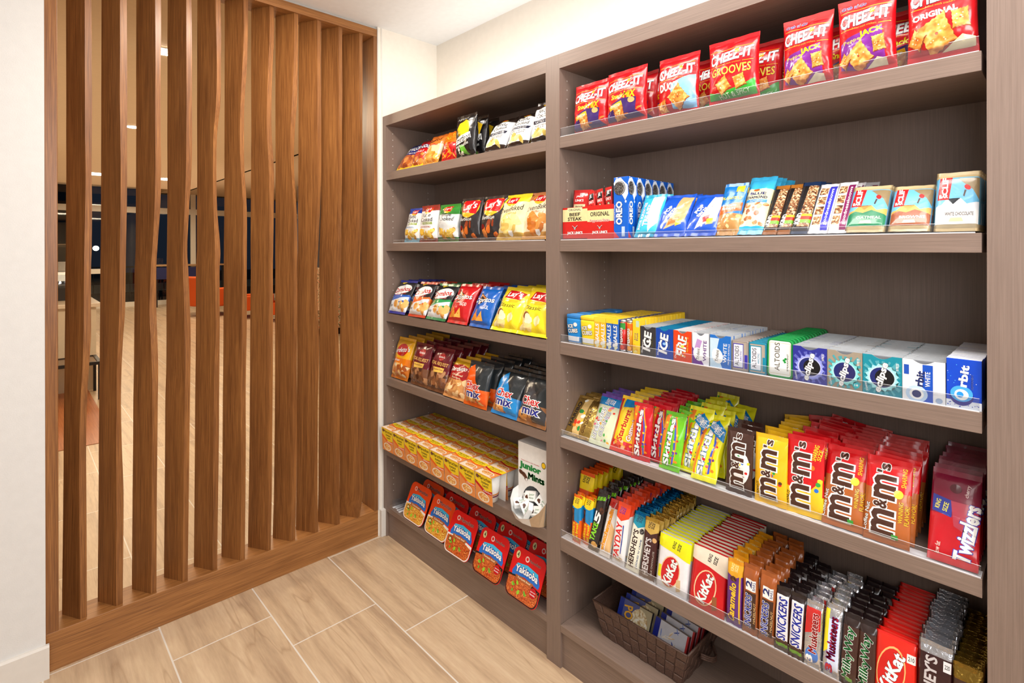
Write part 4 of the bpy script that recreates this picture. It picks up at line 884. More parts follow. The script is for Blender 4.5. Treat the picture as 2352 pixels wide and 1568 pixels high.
sk = bar(.028, .165, .012, [(1, (206, 34, 28))], [('r', .2, .8, .9, .96, K0), T("JL", .5, .88, .4, .1, Wt), T("LINK'S", .5, .76, .7, .06, Wt, b=.04), ('e', .5, .45, .36, .24, (232, 218, 170)), T('ORIGINAL', .5, .5, .4, .4, K0, rot=-90, b=.03)])
for k in range(7):
    c, r_ = k % 3, k//3
    put(sk, 'meat_stick', (1.303+c*.031+r_*.012, .036+r_*.034, ZT[1]+.004+.003*c), (math.radians(-4), math.radians(-12+2*c), 0), 'slim red meat stick in the right carton, %s from its left, %s line' % (('first', 'second', 'third')[c], ('front', 'middle', 'back')[r_]), 'snack pack', 'meat sticks in the right display carton')
oart = [('p', [(.1, .82), (.0, .9), (.16, .97), (.5, .99), (.7, .93), (.98, .86), (1, .72), (.8, .62), (.62, .7)], (236, 242, 250)), ('e', .84, .6, .06, .02, (236, 242, 250)), ('e', .22, .99, .08, .008, (236, 242, 250)), ('e', .42, .82, .40, .115, (14, 12, 14)), ('e', .40, .822, .37, .108, Wt), ('e', .38, .82, .36, .105, 'cookie'), T('OREO', .38, .42, .38, .44, Wt, rot=90, o=(20, 30, 110), ow=.06, b=.07), T("MILK'S FAVORITE COOKIE", .08, .4, .3, .06, Wt, rot=90, b=.0), ('p', [(.02, .02), (.02, .13), (.4, .02)], (226, 60, 70)), ('e', .4, .36, .0, .0, Wt), ('r', .56, .04, .78, .2, (190, 210, 236))]
oart = [it for it in oart if it[:4] != ('e', .4, .36, .0)]
ore = carton(.054, .195, .042, (8, 96, 206), oart, top=(8, 80, 180), side=(10, 96, 206), sideart=oart)
for k, y in enumerate((.031, .079, .126, .17, .214, .262)):
    row(ore, 'cookie_box', 'cookie box', 1, 1.390, 1.444, y-.021, 0, 1, .1, 'tall blue cookie box with a dark round cookie, %s' % ('at the front' if k == 0 else ORD[k]+' from the front'), G, .0, .042)
row(pouch(.078, .15, .03, [(.08, (20, 150, 190)), (.9, (60, 196, 224)), (1, (40, 170, 200))], [('p', [(.45, .95), (.94, .93), (.94, .3), (.6, .1)], (236, 240, 244)), T('RICE KRISPIES', .22, .46, .62, .14, Wt, rot=86, o=BL, ow=.04, b=.05), T('TREATS', .48, .46, .5, .24, Wt, rot=86, o=BL, ow=.05, b=.06), ('p', [(.66, .7), (.86, .74), (.8, .3), (.62, .26)], (246, 246, 240))], seed=61, waist=.02), 'cereal_treat_pack', 'snack pack', 1, 1.466, 1.534, .006, 27, 2, .036, 'teal cereal treat pack beside the cookie boxes', G, .5, .02)
def pt(c, fr, word): return [('p', [(.3, .14), (.9, .3), (.96, .9), (.6, .92), (.5, .5)], fr), T('POP', .3, .58, .22, .16, Wt, rot=60, o=NV, ow=.05, b=.07), T('tarts', .42, .5, .26, .14, Wt, rot=60, o=NV, ow=.05, b=.07), ('p', [(.4, .22), (.7, .28), (.72, .42), (.44, .34)], c), T(word, .6, .56, .4, .07, Wt, rot=62, o=c, ow=.05), ('p', [(.66, .2), (.84, .24), (.82, .36), (.66, .32)], (250, 200, 40))]
row(pouch(.098, .152, .03, [(1, (24, 84, 200))], pt((206, 120, 50), (214, 170, 116), 'Brown Sugar'), seed=62, waist=.0), 'toaster_pastry_pack', 'snack pack', 1, 1.533, 1.629, .004, 33, 4, .034, 'blue toaster pastry pack with tan pastry picture', G, .5, .015)
row(pouch(.095, .148, .03, [(1, (24, 84, 200))], pt((210, 30, 40), (240, 226, 226), 'Strawberry'), seed=63, waist=.0), 'toaster_pastry_pack', 'snack pack', 1, 1.631, 1.72, .004, 35, 4, .034, 'blue toaster pastry pack with red and white pastry picture', G, .5, .015)
row(pouch(.066, .162, .026, [(.38, (190, 140, 80)), (1, (24, 120, 200))], [('s', 18, .08, .06, .92, .36, .1, [(226, 180, 110), (240, 206, 150), (180, 120, 60)], 64), ('p', [(.03, .52), (.97, .6), (.97, .44), (.03, .36)], (224, 100, 30)), T('DRY ROASTED', .45, .53, .6, .035, Wt), T('PEANUTS', .45, .47, .6, .045, Wt), T('PLANTERS', .46, .68, .86, .06, (250, 226, 30), b=.04, s=.15), ('p', [(.6, .8), (.9, .8), (.9, .96), (.6, .96)], (246, 200, 40))], seed=64), 'peanut_tube', 'snack pack', 1, 1.719, 1.782, .006, 26, 4, .034, 'blue and orange peanut tube with yellow price sticker', G, .6, .02)
row(pouch(.07, .19, .026, [(.12, (60, 180, 226)), (.75, (244, 232, 180)), (1, (60, 180, 230))], [('s', 20, .08, .14, .92, .5, .1, [(190, 116, 60), (214, 144, 84), (160, 90, 44)], 65), T('BLUE', .5, .66, .6, .05, NV, b=.05), T('DIAMOND', .5, .59, .76, .05, NV, b=.05), ('r', .1, .5, .9, .55, (50, 140, 210)), T('ALMONDS', .5, .525, .5, .03, Wt), ('e', .4, .73, .12, .025, (180, 100, 50))], seed=65, sealc=[(60, 170, 220), (60, 180, 230)]), 'almond_tube', 'snack pack', 1, 1.782, 1.845, .006, 33, 5, .034, 'light blue almond tube with cream middle', G, .6, .02)
def kind(c1, c2): return [('p', [(.3, .12), (.95, .12), (.95, .9), (.45, .9)], 'granola'), ('p', [(.12, .12), (.3, .12), (.42, .9), (.2, .9)], (30, 26, 26)), T('KIND', .3, .26, .2, .3, Wt, rot=84, b=.06), ('r', .42, .24, .96, .3, c1), ('r', .42, .30, .96, .34, c2), ('r', .42, .18, .96, .24, (120, 190, 60))]
kd1 = bar(.036, .168, .014, [(.07, (170, 100, 40)), (.9, (60, 44, 38)), (1, (176, 110, 40))], kind((220, 50, 30), (246, 190, 40)), seed=66, sealc=[(150, 90, 40), (180, 112, 40)])
kd2 = bar(.042, .172, .014, [(.9, (50, 46, 48)), (1, (24, 50, 90))], kind((220, 50, 30), (246, 190, 40)), seed=67, sealc=[(30, 50, 80), (22, 46, 84)])
row(kd1, 'nut_bar', 'snack bar', 1, 1.846, 1.880, .008, 38, 8, .021, 'nut bar with brown patterned ends, left file', G, .5, .014)
row(kd1, 'nut_bar', 'snack bar', 1, 1.878, 1.912, .014, 38, 8, .021, 'nut bar with brown patterned ends, right file', G, .5, .014)
row(kd2, 'nut_bar', 'snack bar', 1, 1.912, 1.953, .008, 38, 9, .021, 'nut bar with dark navy ends', G, .5, .014)
def gk(c): return [('p', [(.12, .12), (.55, .12), (.55, .9), (.12, .9)], (240, 236, 232))]+[('r', .14, .14+.2*k, .54, .3+.2*k, 'granola') for k in range(4)]+[('p', [(.58, .06), (.92, .06), (.92, .94), (.58, .94)], c), T('goodnessknows', .76, .5, .74, .2, Wt, rot=90, b=.02)]
row(bar(.044, .165, .014, [(1, (232, 230, 234))], gk((60, 60, 190)), seed=68), 'snack_square_bar', 'snack bar', 1, 1.953, 1.995, .008, 40, 7, .021, 'white snack square bar with violet-blue stripe', G, .5, .014)
row(bar(.040, .165, .014, [(.88, (232, 230, 234)), (1, (232, 230, 234))], gk((130, 30, 90)), seed=69), 'snack_square_bar', 'snack bar', 1, 1.996, 2.034, .008, 40, 9, .023, 'white snack square bar with plum stripe', G, .6, .014)
def clif(hill, word, wc=Wt): return [('r', .03, .1, .97, .86, (110, 186, 226)), ('p', [(.97, .86), (.5, .86), (.66, .76), (.84, .66), (.97, .5)], (150, 130, 96)), ('p', [(.03, .4), (.16, .42), (.28, .52), (.42, .42), (.58, .52), (.72, .42), (.97, .46), (.97, .1), (.03, .1)], (240, 170, 90) if hill != Wt else (236, 240, 246)), ('p', [(.03, .34), (.2, .40), (.4, .36), (.6, .42), (.97, .32), (.97, .1), (.03, .1)], hill), ('p', [(.06, .5), (.1, .88), (.38, .88), (.32, .5)], (206, 26, 30)), T('CLIF', .22, .73, .3, .14, Wt, rot=90, b=.06), T('BAR', .2, .56, .2, .06, Wt, b=.06), ('e', .72, .7, .06, .05, (206, 30, 30), 30), ('p', [(.66, .66), (.7, .65), (.66, .54), (.63, .56)], (70, 50, 40)), T(word, .56, .26, .62, .06, wc, b=.03), ('p', [(.34, .14), (.66, .14), (.62, .2), (.38, .2)], (226, 206, 160))]
row(bar(.078, .135, .018, [(.12, (200, 176, 130)), (.88, (120, 186, 220)), (1, (200, 178, 134))], clif((40, 130, 90), 'OATMEAL'), seed=70, sealc=[(196, 172, 126), (200, 178, 134)], fat=.1), 'energy_bar', 'snack bar', 1, 2.034, 2.104, .006, 36, 6, .024, 'energy bar with tan ends, blue sky and green hill', G, .5, .018)
row(bar(.074, .125, .018, [(.12, (200, 176, 130)), (.88, (120, 186, 220)), (1, (200, 178, 134))], clif((160, 90, 60), 'BROWNIE'), seed=71, sealc=[(196, 172, 126), (200, 178, 134)]), 'energy_bar', 'snack bar', 1, 2.116, 2.186, .004, 34, 5, .024, 'energy bar with tan ends, blue sky and brown hill', G, .5, .018)
row(bar(.072, .135, .02, [(.1, (210, 190, 150)), (.88, (120, 186, 220)), (1, (200, 178, 134))], clif(Wt, 'WHITE CHOCOLATE', (70, 50, 40)), seed=72, sealc=[(196, 172, 126), (200, 178, 134)]), 'energy_bar', 'snack bar', 1, 2.194, 2.264, .006, 22, 5, .026, 'energy bar with tan ends, blue sky and white peaks', G, .3, .018)
# ---------- third shelf: gum, mints, drops
G = 'gum, mint and drop packs on the third right shelf'
def bottle(c1, c2, capc, sd, word):
    w, h, t = .066, .086, .046; bm = bmesh.new(); ml = Mats('c'); a, b_ = ml.idx(c1), ml.idx(Wt)
    prof = [(.78, 0), (.86, .004), (.9, .03), (1.0, .06), (1.03, .078), (.98, h)]; R = []
    for s, z in prof:
        ring = []
        for k in range(32):
            th = 2*math.pi*k/32; cs, sn = math.cos(th), math.sin(th)
            ring.append(bm.verts.new((w/2*s*math.copysign(abs(cs)**.45, cs), t/2*s*math.copysign(abs(sn)**.45, sn), z)))
        R.append(ring)
    for j, (p, q) in enumerate(zip(R, R[1:])):
        for k in range(32):
            f = bm.faces.new((p[k], p[(k+1) % 32], q[(k+1) % 32], q[k])); f.smooth = True; f.material_index = b_ if j == 0 else a
    bm.faces.new(R[0][::-1])
    bm.faces.new(R[-1])
    def mf(x, z, off):
        for (s0, z0), (s1, z1) in zip(prof, prof[1:]):
            if z <= z1: s = s0+(s1-s0)*max(0, z-z0)/(z1-z0); break
        else: s = .98
        return Vector((x*s*1.02, -t/2*s*(1-abs(2*x/w)**6)**.4 - off if abs(2*x/w) < 1 else 0, z))
    art_on(bm, [('r', .1, .1, .9, .28, (236, 240, 244)), ('e', .66, .76, .12, .08, Wt), T('ICE', .34, .68, .34, .14, Wt, rot=6, o=K0, ow=.08, b=.06), T('CUBES', .48, .5, .66, .16, Wt, rot=6, o=K0, ow=.08, b=.06)], w, h, [(-.5+k/12)*w for k in range(1, 12)], [.004, .03, .06, .078], mf, ml, .0008)
    B = finish('bottle_body', bm, ml); bm = bmesh.new(); ml = Mats('c'); ci, hi = ml.idx(capc), ml.idx(tuple(min(255, v+50) for v in capc)); R = []
    for s, z in ((1.04, h), (1.06, h+.002), (1.06, h+.008), (1.0, h+.011), (.7, h+.012)):
        R.append([bm.verts.new((w/2*s*math.copysign(abs(math.cos(2*math.pi*k/32))**.5, math.cos(2*math.pi*k/32)), t/2*s*math.copysign(abs(math.sin(2*math.pi*k/32))**.5, math.sin(2*math.pi*k/32)), z)) for k in range(32)])
    for p, q in zip(R, R[1:]):
        for k in range(32):
            f = bm.faces.new((p[k], p[(k+1) % 32], q[(k+1) % 32], q[k])); f.smooth = True; f.material_index = ci
    bm.faces.new(R[-1]).material_index = hi
    return [('bottle_body', B), ('cap', finish('cap', bm, ml))]
row(bottle((30, 140, 220), Wt, (40, 120, 190), 1, ''), 'gum_bottle', 'gum bottle', 2, 1.187, 1.251, .012, 0, 5, .052, 'bright blue square gum bottle with flip cap', G, .4, .046)
row(bottle((250, 222, 40), Wt, (240, 200, 40), 2, ''), 'gum_bottle', 'gum bottle', 2, 1.257, 1.308, .010, 0, 3, .052, 'yellow square gum bottle with flip cap', G, .3, .046)
def stick(c, tip, word, wc, w=.0235, oc=None, t=.021): return carton(w, .10, t, c, [('r', 0, .84, 1, 1, tip), T(word, .5, .48, .62, .6, wc, rot=90, b=.04, o=oc or K0, ow=.02, s=.1), ('s', 4, .1, .06, .9, .22, .3, [Wt, (240, 240, 200)], 3)], top=tip, bev=.003, name='stick_pack')
hy, hb = stick((246, 190, 40), (250, 214, 60), 'HALLS', Wt, oc=(200, 120, 20)), stick((40, 100, 190), (250, 210, 50), 'HALLS', Wt, oc=NV)
for P, x, d in ((hy, 1.311, 'yellow cough drop stick next to the yellow bottles'), (hy, 1.335, 'yellow cough drop stick next to the blue ones'), (hb, 1.359, 'blue cough drop stick next to the yellow ones'), (hb, 1.383, 'blue cough drop stick next to the round candy rolls')):
    row(P, 'cough_drop_stick', 'candy stick', 2, x, x+.0235, .01, 0, 12, .023, d, G, .25, .021)
def roll(c, c2, word):
    bm = bmesh.new(); ml = Mats('f'); a, m2, w2 = ml.idx(c), ml.idx(SIL), ml.idx(Wt)
    add_cyl(bm, (0, 0, .006), .0122, .086, n=20, mi=a); add_cyl(bm, (0, 0, 0), .0105, .006, n=20, r2=.0122, mi=m2); add_cyl(bm, (0, 0, .092), .0122, .008, n=20, r2=.009, mi=m2)
    art_on(bm, [('r', 0, .7, 1, .9, c2), T(word, .4, .45, .6, .44, Wt, rot=90, o=(30, 30, 30), ow=.06, b=.05), ('e', .5, .14, .3, .07, (226, 70, 40) if c2 != OR else (250, 170, 60))], .024, .1, [(-.5+k/8)*.024 for k in range(1, 8)], [], lambda x, z, off: Vector(((.0122+off)*math.sin(x/.0122), -(.0122+off)*math.cos(x/.0122), z)), ml, .0003)
    return [('roll', finish('roll', bm, ml))]
row(roll((206, 40, 36), (50, 150, 60), 'LIFESAVERS'), 'candy_roll', 'candy stick', 2, 1.407, 1.432, .01, 0, 10, .0262, 'round red and green hard candy roll', G, .2, .0245)
row(roll((236, 160, 40), OR, 'LIFESAVERS'), 'candy_roll', 'candy stick', 2, 1.433, 1.458, .01, 0, 10, .0262, 'round orange hard candy roll', G, .2, .0245)
row(carton(.0255, .106, .0175, (250, 206, 40), [T('Juicy', .36, .5, .22, .26, NV, rot=90), T('Fruit', .66, .5, .22, .26, NV, rot=90), ('r', .5, .78, .94, .96, (190, 214, 190)), ('s', 5, .1, .04, .9, .24, .22, [(250, 236, 150), (246, 180, 20)], 4)], top=(246, 200, 30), bev=.002, name='gum_sticks'), 'gum_pack', 'gum', 2, 1.4595, 1.485, .01, 0, 15, .0185, 'narrow bright yellow gum pack', G, .2, .0175)
def scoop(w, h, t, c, art, top=(190, 194, 198), sd=1, blister=(120, 124, 130), t2=.4):
    """gum sleeve: printed front with a dipped upper edge and the pale blister tray showing behind it"""
    bm = bmesh.new(); ml = Mats('c'); fi, wi, ti = ml.idx(c), ml.idx(top), ml.idx(blister)
    def prism(pts, y0, y1, mi):
        a = [bm.verts.new((x, y0, z)) for x, z in pts]; b = [bm.verts.new((x, y1, z)) for x, z in pts]
        bm.faces.new(a).material_index = mi; bm.faces.new(b[::-1]).material_index = mi
        n = len(pts)
        for i in range(n): bm.faces.new((a[i], b[i], b[(i+1) % n], a[(i+1) % n])).material_index = mi if i < 2 else wi
    N_ = 8; dip = [(w*(.26-.52*k/N_), h-.09*h*math.sin(math.pi*k/N_)) for k in range(N_+1)]
    prism([(-w/2, 0), (w/2, 0), (w/2, h)]+dip+[(-w/2, h)], -t/2, -t/2+.001, fi)
    prism([(-w/2, 0), (w/2, 0), (w/2, h), (-w/2, h)], t/2-.001, t/2, wi)
    add_box(bm, -w/2, -w/2+.0008, -t/2+.001, t/2-.001, 0, h, wi); add_box(bm, w/2-.0008, w/2, -t/2+.001, t/2-.001, 0, h, wi)
    add_box(bm, -w/2+.0015, w/2-.0015, -t*.28, t*.28, .001, h*.965, ti)
    bmesh.ops.recalc_face_normals(bm, faces=bm.faces[:])
    art_on(bm, art, w, h*.9, None, None, lambda x, z, off: Vector((x, -t/2-off, z)), ml, .00012)
    return [('gum_sleeve', finish('gum_sleeve', bm, ml))]
def dent(c, w1, hi): return [T(w1, .46, .56, .76, .5, Wt, rot=84, b=.06, s=.1, o=K0, ow=.03), T('Dentyne', .15, .35, .5, .12, Wt, rot=84, b=.02), T('Mint Frost', .78, .55, .36, .07, (230, 220, 60), rot=88), ('e', .5, .55, .1, .05, hi)]
for P, x0, x1, d in (
    (scoop(.052, .088, .0165, (52, 50, 54), dent(0, 'ICE', Wt)), 1.487, 1.540, 'charcoal gum pack with big white letters'),
    (scoop(.055, .088, .0165, (10, 66, 170), dent(0, 'ICE', (150, 200, 250)), top=(20, 130, 170), blister=(20, 130, 170)), 1.541, 1.597, 'deep blue gum pack with big white letters'),
    (scoop(.056, .088, .0165, (226, 66, 20), dent(0, 'FIRE', (250, 220, 80))+[('s', 6, .1, .1, .9, .9, .06, [(246, 140, 30)], 3)], top=(226, 226, 228)), 1.598, 1.655, 'fiery orange gum pack with big white letters'),
    (scoop(.048, .088, .0165, (240, 238, 244), [('p', [(0, 0), (0, .6), (.5, .2), (.7, 0)], (110, 40, 150)), ('p', [(.1, .5), (.3, .9), (.6, .84), (.42, .5)], (190, 150, 210)), ('e', .36, .36, .3, .24, Wt, 20), T('Trident', .34, .36, .4, .18, K0, rot=84), T('WHITE', .76, .5, .72, .2, (90, 40, 130), rot=88)]), 1.657, 1.706, 'white gum pack with purple corner'),
    (scoop(.058, .088, .0165, (30, 110, 200), [('p', [(0, 0), (0, 1), (.45, 1), (.3, .5), (.6, 0)], (200, 226, 244)), ('e', .36, .4, .26, .26, Wt, 15), T('Trident', .34, .4, .4, .15, K0, rot=84), T('WHITE', .72, .52, .66, .17, Wt, rot=88), T('MICRO CRYSTALS', .9, .5, .7, .07, Wt, rot=88)]), 1.708, 1.767, 'blue gum pack with white wedge')):
    row(P, 'gum_pack', 'gum', 2, x0, x1, .01, 0, 14, .0178, d, G, .2, .0165)
def alt(c): return [('r', .78, .1, .97, .55, c), ('r', .09, .1, .72, .9, c), ('r', .13, .13, .68, .87, (226, 230, 240)), T('ALTOIDS', .32, .5, .64, .24, (50, 40, 50), rot=90, b=.01), T('ARCTIC', .56, .5, .34, .1, c, rot=90)]
row(rounded(.043, .080, .0185, .004, (176, 164, 150), (150, 140, 134), alt((60, 50, 170)), name='slim_tin'), 'mint_tin', 'mint tin', 2, 1.769, 1.812, .01, 1, 14, .0192, 'slim silver mint tin with purple label frame', G, .2, .0185)
row(rounded(.045, .080, .0185, .004, (176, 164, 150), (20, 130, 160), alt((20, 140, 170)), name='slim_tin'), 'mint_tin', 'mint tin', 2, 1.8135, 1.858, .01, 1, 12, .0192, 'slim silver mint tin with teal label frame', G, .2, .0185)
row(rounded(.062, .096, .0205, .011, (236, 238, 232), (10, 140, 66), [('r', .1, .1, .9, .9, (200, 170, 100)), ('r', .115, .107, .885, .893, (240, 241, 236)), T('ALTOIDS', .4, .54, .72, .2, (60, 50, 30), rot=90, b=.01), ('e', .66, .46, .05, .03, (20, 150, 60)), ('e', .72, .5, .05, .03, (20, 150, 60), 60), ('e', .7, .42, .04, .03, (20, 150, 60), 120), T('SPEARMINT', .8, .42, .44, .06, (120, 130, 90), rot=90)], inset=.005), 'mint_tin', 'mint tin', 2, 1.86, 1.921, .008, 2, 13, .0212, 'green rimmed mint tin with cream lid', G, .15, .0205)
def ecl(c, ray, disc=(16, 16, 20), word='eclipse'):
    mid = tuple(int(v*.55+.45*q) for v, q in zip(c or (20, 120, 140), ray)); burst = []
    for k in range(18):
        a, b = k*.349+.1, .055+.03*(k % 3)
        R = min(.47/max(.01, abs(math.cos(a))), .47/max(.01, abs(math.sin(a))), .62)
        burst.append(('p', [(.5, .5), (.5+R*math.cos(a-b)*.97, .5+R*math.sin(a-b)*.97), (.5+R*math.cos(a+b)*.97, .5+R*math.sin(a+b)*.97)], mid))
    pts = [(.5+(.44 if k % 2 else .37)*math.cos(k*.1963), .5+(.39 if k % 2 else .33)*math.sin(k*.1963)) for k in range(32)]
    return burst+[('p', pts, ray), ('e', .5, .5, .35, .31, tuple(min(255, int(v*.6+100)) for v in ray)), ('e', .5, .5, .31, .28, (30, 40, 110)), ('e', .57, .5, .25, .235, disc), T('eclipse', .5, .5, .86, .25, Wt, rot=77, o=K0, ow=.035, b=.06, s=.15), T('18 PIECES', .89, .84, .2, .07, Wt, rot=90), T('SUGARFREE', .1, .2, .24, .05, Wt, rot=100)]
for P, x0, x1, d, n in (
    (scoop(.074, .087, .019, (44, 48, 150), ecl((44, 48, 150), (150, 160, 240)), sd=1), 1.9225, 1.996, 'navy gum pack with glowing dark disc', 13),
    (scoop(.070, .087, .019, (160, 148, 130), ecl(0, (130, 220, 220), (40, 40, 100))+[('e', .84, .16, .09, .08, (40, 180, 190)), T('18', .84, .17, .1, .06, Wt)], sd=2), 1.9975, 2.067, 'beige gum pack with pale green starburst', 13),
    (scoop(.072, .087, .019, (20, 140, 160), ecl(0, (160, 230, 236)), sd=3), 2.0685, 2.140, 'teal gum pack with glowing dark disc', 13),
    (scoop(.072, .087, .019, (236, 236, 238), [('r', .48, 0, .72, 1, (20, 80, 190)), ('e', .34, .2, .26, .22, (190, 214, 240)), ('e', .34, .2, .17, .15, Wt), ('e', .34, .2, .11, .1, (24, 40, 110)), T('rbit', .42, .62, .42, .2, (24, 40, 100), rot=84, b=.06), T('WHITE', .6, .62, .4, .12, Wt, rot=90), ('r', .04, .7, .16, .96, (30, 80, 180)), ('e', .86, .1, .08, .07, (160, 180, 210))], sd=4), 2.1415, 2.213, 'white gum pack with blue stripe and ring', 13)):
    row(P, 'gum_pack', 'gum', 2, x0, x1, .006, 0, n, .0202, d, G, .2, .019)
row(carton(.055, .100, .0165, (10, 70, 200), [('r', 0, 0, 1, .16, (230, 236, 246)), ('s', 22, .04, .02, .96, .15, .018, [(10, 60, 190)], 8, 'm'), ('e', .44, .26, .34, .2, (30, 30, 140)), ('e', .44, .3, .32, .16, (70, 170, 236)), ('e', .44, .28, .2, .11, Wt), ('e', .4, .28, .1, .06, (40, 150, 230)), T('rbit', .5, .66, .44, .26, Wt, rot=84, b=.06), T('PEPPERMINT', .74, .56, .3, .06, Wt, rot=90), ('s', 16, .04, .5, .96, .96, .014, [(90, 180, 250), Wt], 9, 'm')], top=(236, 240, 246), side=(16, 40, 110), name='gum_carton'), 'gum_pack', 'gum', 2, 2.215, 2.269, .006, 0, 14, .0182, 'royal blue gum pack with white ring at the right end', G, .12, .0165)
# ---------- fourth shelf: pouches of chewy candy
G = 'candy pouches on the fourth right shelf'
row(pouch(.112, .150, .024, [(1, (190, 158, 84, 'm'))], [('p', [(.3, .06), (.56, .06), (.6, .94), (.34, .94)], (226, 190, 120)), ('s', 14, .3, .1, .6, .9, .075, [(40, 140, 60), (240, 200, 40), (226, 60, 30), (240, 240, 230), (240, 130, 30)], 71), T('HARIBO', .16, .52, .62, .16, K0, rot=84, b=.05), T('GOLDBEARS', .72, .42, .6, .1, (90, 60, 30), rot=84, b=.03)], seed=71, kind='f', waist=.02), 'gummy_pouch', 'candy pouch', 3, 1.176, 1.279, .008, 38, 3, .032, 'gold gummy pouch with black lettering, far left', G, .6, .02)
row(pouch(.086, .168, .024, [(.78, (216, 222, 190)), (1, (10, 130, 200))], [('s', 24, .06, .06, .94, .76, .07, [(220, 60, 40), (80, 170, 80), (240, 170, 60), (230, 120, 150), (250, 224, 170)], 72), T('LIFESAVERS', .3, .42, .64, .2, Wt, rot=80, o=(30, 50, 130), ow=.06, b=.05), T('GUMMIES', .56, .42, .5, .18, Wt, rot=80, o=(60, 70, 140), ow=.06, b=.05), ('p', [(.1, .78), (.94, .78), (.94, .92), (.1, .9)], (10, 130, 200)), T('SHARE', .44, .86, .12, .2, Wt, rot=80), T('SIZE', .66, .86, .1, .2, Wt, rot=80)], seed=72, waist=.02, sealc=[None, (90, 50, 150)]), 'gummy_pouch', 'candy pouch', 3, 1.283, 1.362, .008, 27, 4, .032, 'multicolour ring gummy pouch with blue top corner', G, .6, .02)
row(pouch(.09, .178, .026, [(.2, (214, 50, 40)), (1, (250, 206, 40))], [('s', 12, .06, .05, .94, .24, .09, [(236, 90, 60), (246, 170, 60), (230, 60, 90), (250, 200, 160)], 73), ('r', .03, .1, .12, .95, (206, 20, 30)), ('p', [(.2, .78), (.96, .84), (.96, .95), (.2, .95)], (10, 130, 200)), ('e', .42, .5, .2, .3, (250, 220, 60)), T('Starburst', .42, .48, .56, .24, (200, 24, 30), rot=84, o=(250, 226, 80), ow=.05, b=.05), T('Gummies', .76, .46, .48, .2, Wt, rot=84, o=(190, 30, 50), ow=.07, b=.05), T('SHARE SIZE', .74, .88, .1, .3, Wt)], seed=73, waist=.02), 'gummy_pouch', 'candy pouch', 3, 1.367, 1.452, .008, 25, 5, .036, 'yellow square gummy pouch with red lettering and blue top', G, .7, .02)
def skt(edge, rb=True): return [('p', [(.05, .05), (.12, .05), (.3, .96), (.08, .96)], (240, 130, 40)), ('p', [(.55, .1), (.72, .14), (.8, .6), (.6, .92), (.5, .92), (.68, .56)], (250, 150, 40)), ('p', [(.6, .1), (.68, .12), (.74, .58), (.56, .9), (.54, .9), (.66, .56)], (60, 90, 200)), T('Skittles', .38, .48, .82, .26, Wt, rot=86, o=edge, ow=.07, b=.06), ('s', 20, .08, .05, .92, .95, .05, [(220, 30, 40), (60, 160, 70), (240, 140, 30), (110, 50, 140), (250, 210, 50)], 74, 'm')]
sr = bar(.066, .17, .024, [(1, (206, 20, 36))], skt((110, 10, 40)), seed=74, cr=1.2, p=3, q=.5, nu=12, nv=14)
sg = bar(.068, .165, .024, [(1, (110, 200, 30))], skt((30, 90, 20)), seed=75, cr=1.2, p=3, q=.5, nu=12, nv=14)
sy = pouch(.076, .188, .03, [(.72, (236, 232, 30)), (1, (236, 232, 30))], skt((60, 110, 160))+[('p', [(.3, .78), (.62, .92), (.97, .78), (.97, .6), (.7, .66)], (10, 130, 200)), T('SHARE', .6, .8, .1, .4, Wt, rot=62), T('SIZE', .74, .74, .1, .32, Wt, rot=62)], seed=76, cr=1.6, waist=.02)
row(sr, 'fruit_candy_pack', 'candy pouch', 3, 1.452, 1.512, .008, 11, 8, .034, 'red rainbow candy pack with white lettering', G, 1.6, .02)
row(sr, 'fruit_candy_pack', 'candy pouch', 3, 1.499, 1.556, .03, 14, 6, .036, 'red rainbow candy pack tucked beside the green ones', G, 1.6, .02)
row(sg, 'fruit_candy_pack', 'candy pouch', 3, 1.551, 1.616, .004, 17, 6, .036, 'lime green rainbow candy pack', G, 1.4, .02)
row(sy, 'fruit_candy_pouch', 'candy pouch', 3, 1.608, 1.672, .026, 24, 5, .05, 'acid yellow candy pouch with blue corner, left file', G, 1.8, .022)
row(sy, 'fruit_candy_pouch', 'candy pouch', 3, 1.648, 1.722, .0, 30, 4, .052, 'acid yellow candy pouch with blue corner, right file', G, 1.6, .022)
def mm(lines=(), edge=Wt, u=.46):
    c = (74, 42, 30); k = dict(o=edge, ow=.07, b=.05)
    return [T('m', u, .24, .30, .5, c, rot=89, **k), T('m', u+.02, .65, .28, .48, c, rot=89, **k), T('&', u-.06, .45, .11, .3, c, rot=89, **k), T("'s", u-.02, .87, .12, .3, c, rot=89, **k)]+list(lines)
mb = bar(.07, .17, .022, [(1, (70, 44, 36))], [('e', .62, .42, .3, .24, Wt), ('s', 12, .5, .24, .88, .6, .05, MM, 77, 'm')]+mm(), seed=77, cr=1.2, p=3, q=.5, nu=12, nv=14, sealc=[(60, 36, 30), (60, 36, 30)])
my = bar(.08, .172, .024, [(1, (246, 190, 30))], [('s', 6, .5, .3, .9, .62, .05, MM, 78, 'm')]+mm([T('PEANUT', .12, .2, .2, .08, K0, rot=88)]), seed=78, cr=1.3, p=3, q=.5, nu=12, nv=14)
row(mb, 'chocolate_candy_pack', 'candy pouch', 3, 1.752, 1.815, .006, 5, 3, .04, 'dark brown button candy pack', G, 1.2, .02)
row(my, 'chocolate_candy_pack', 'candy pouch', 3, 1.828, 1.905, .004, 7, 8, .032, 'golden yellow button candy pack', G, 2.2, .02)
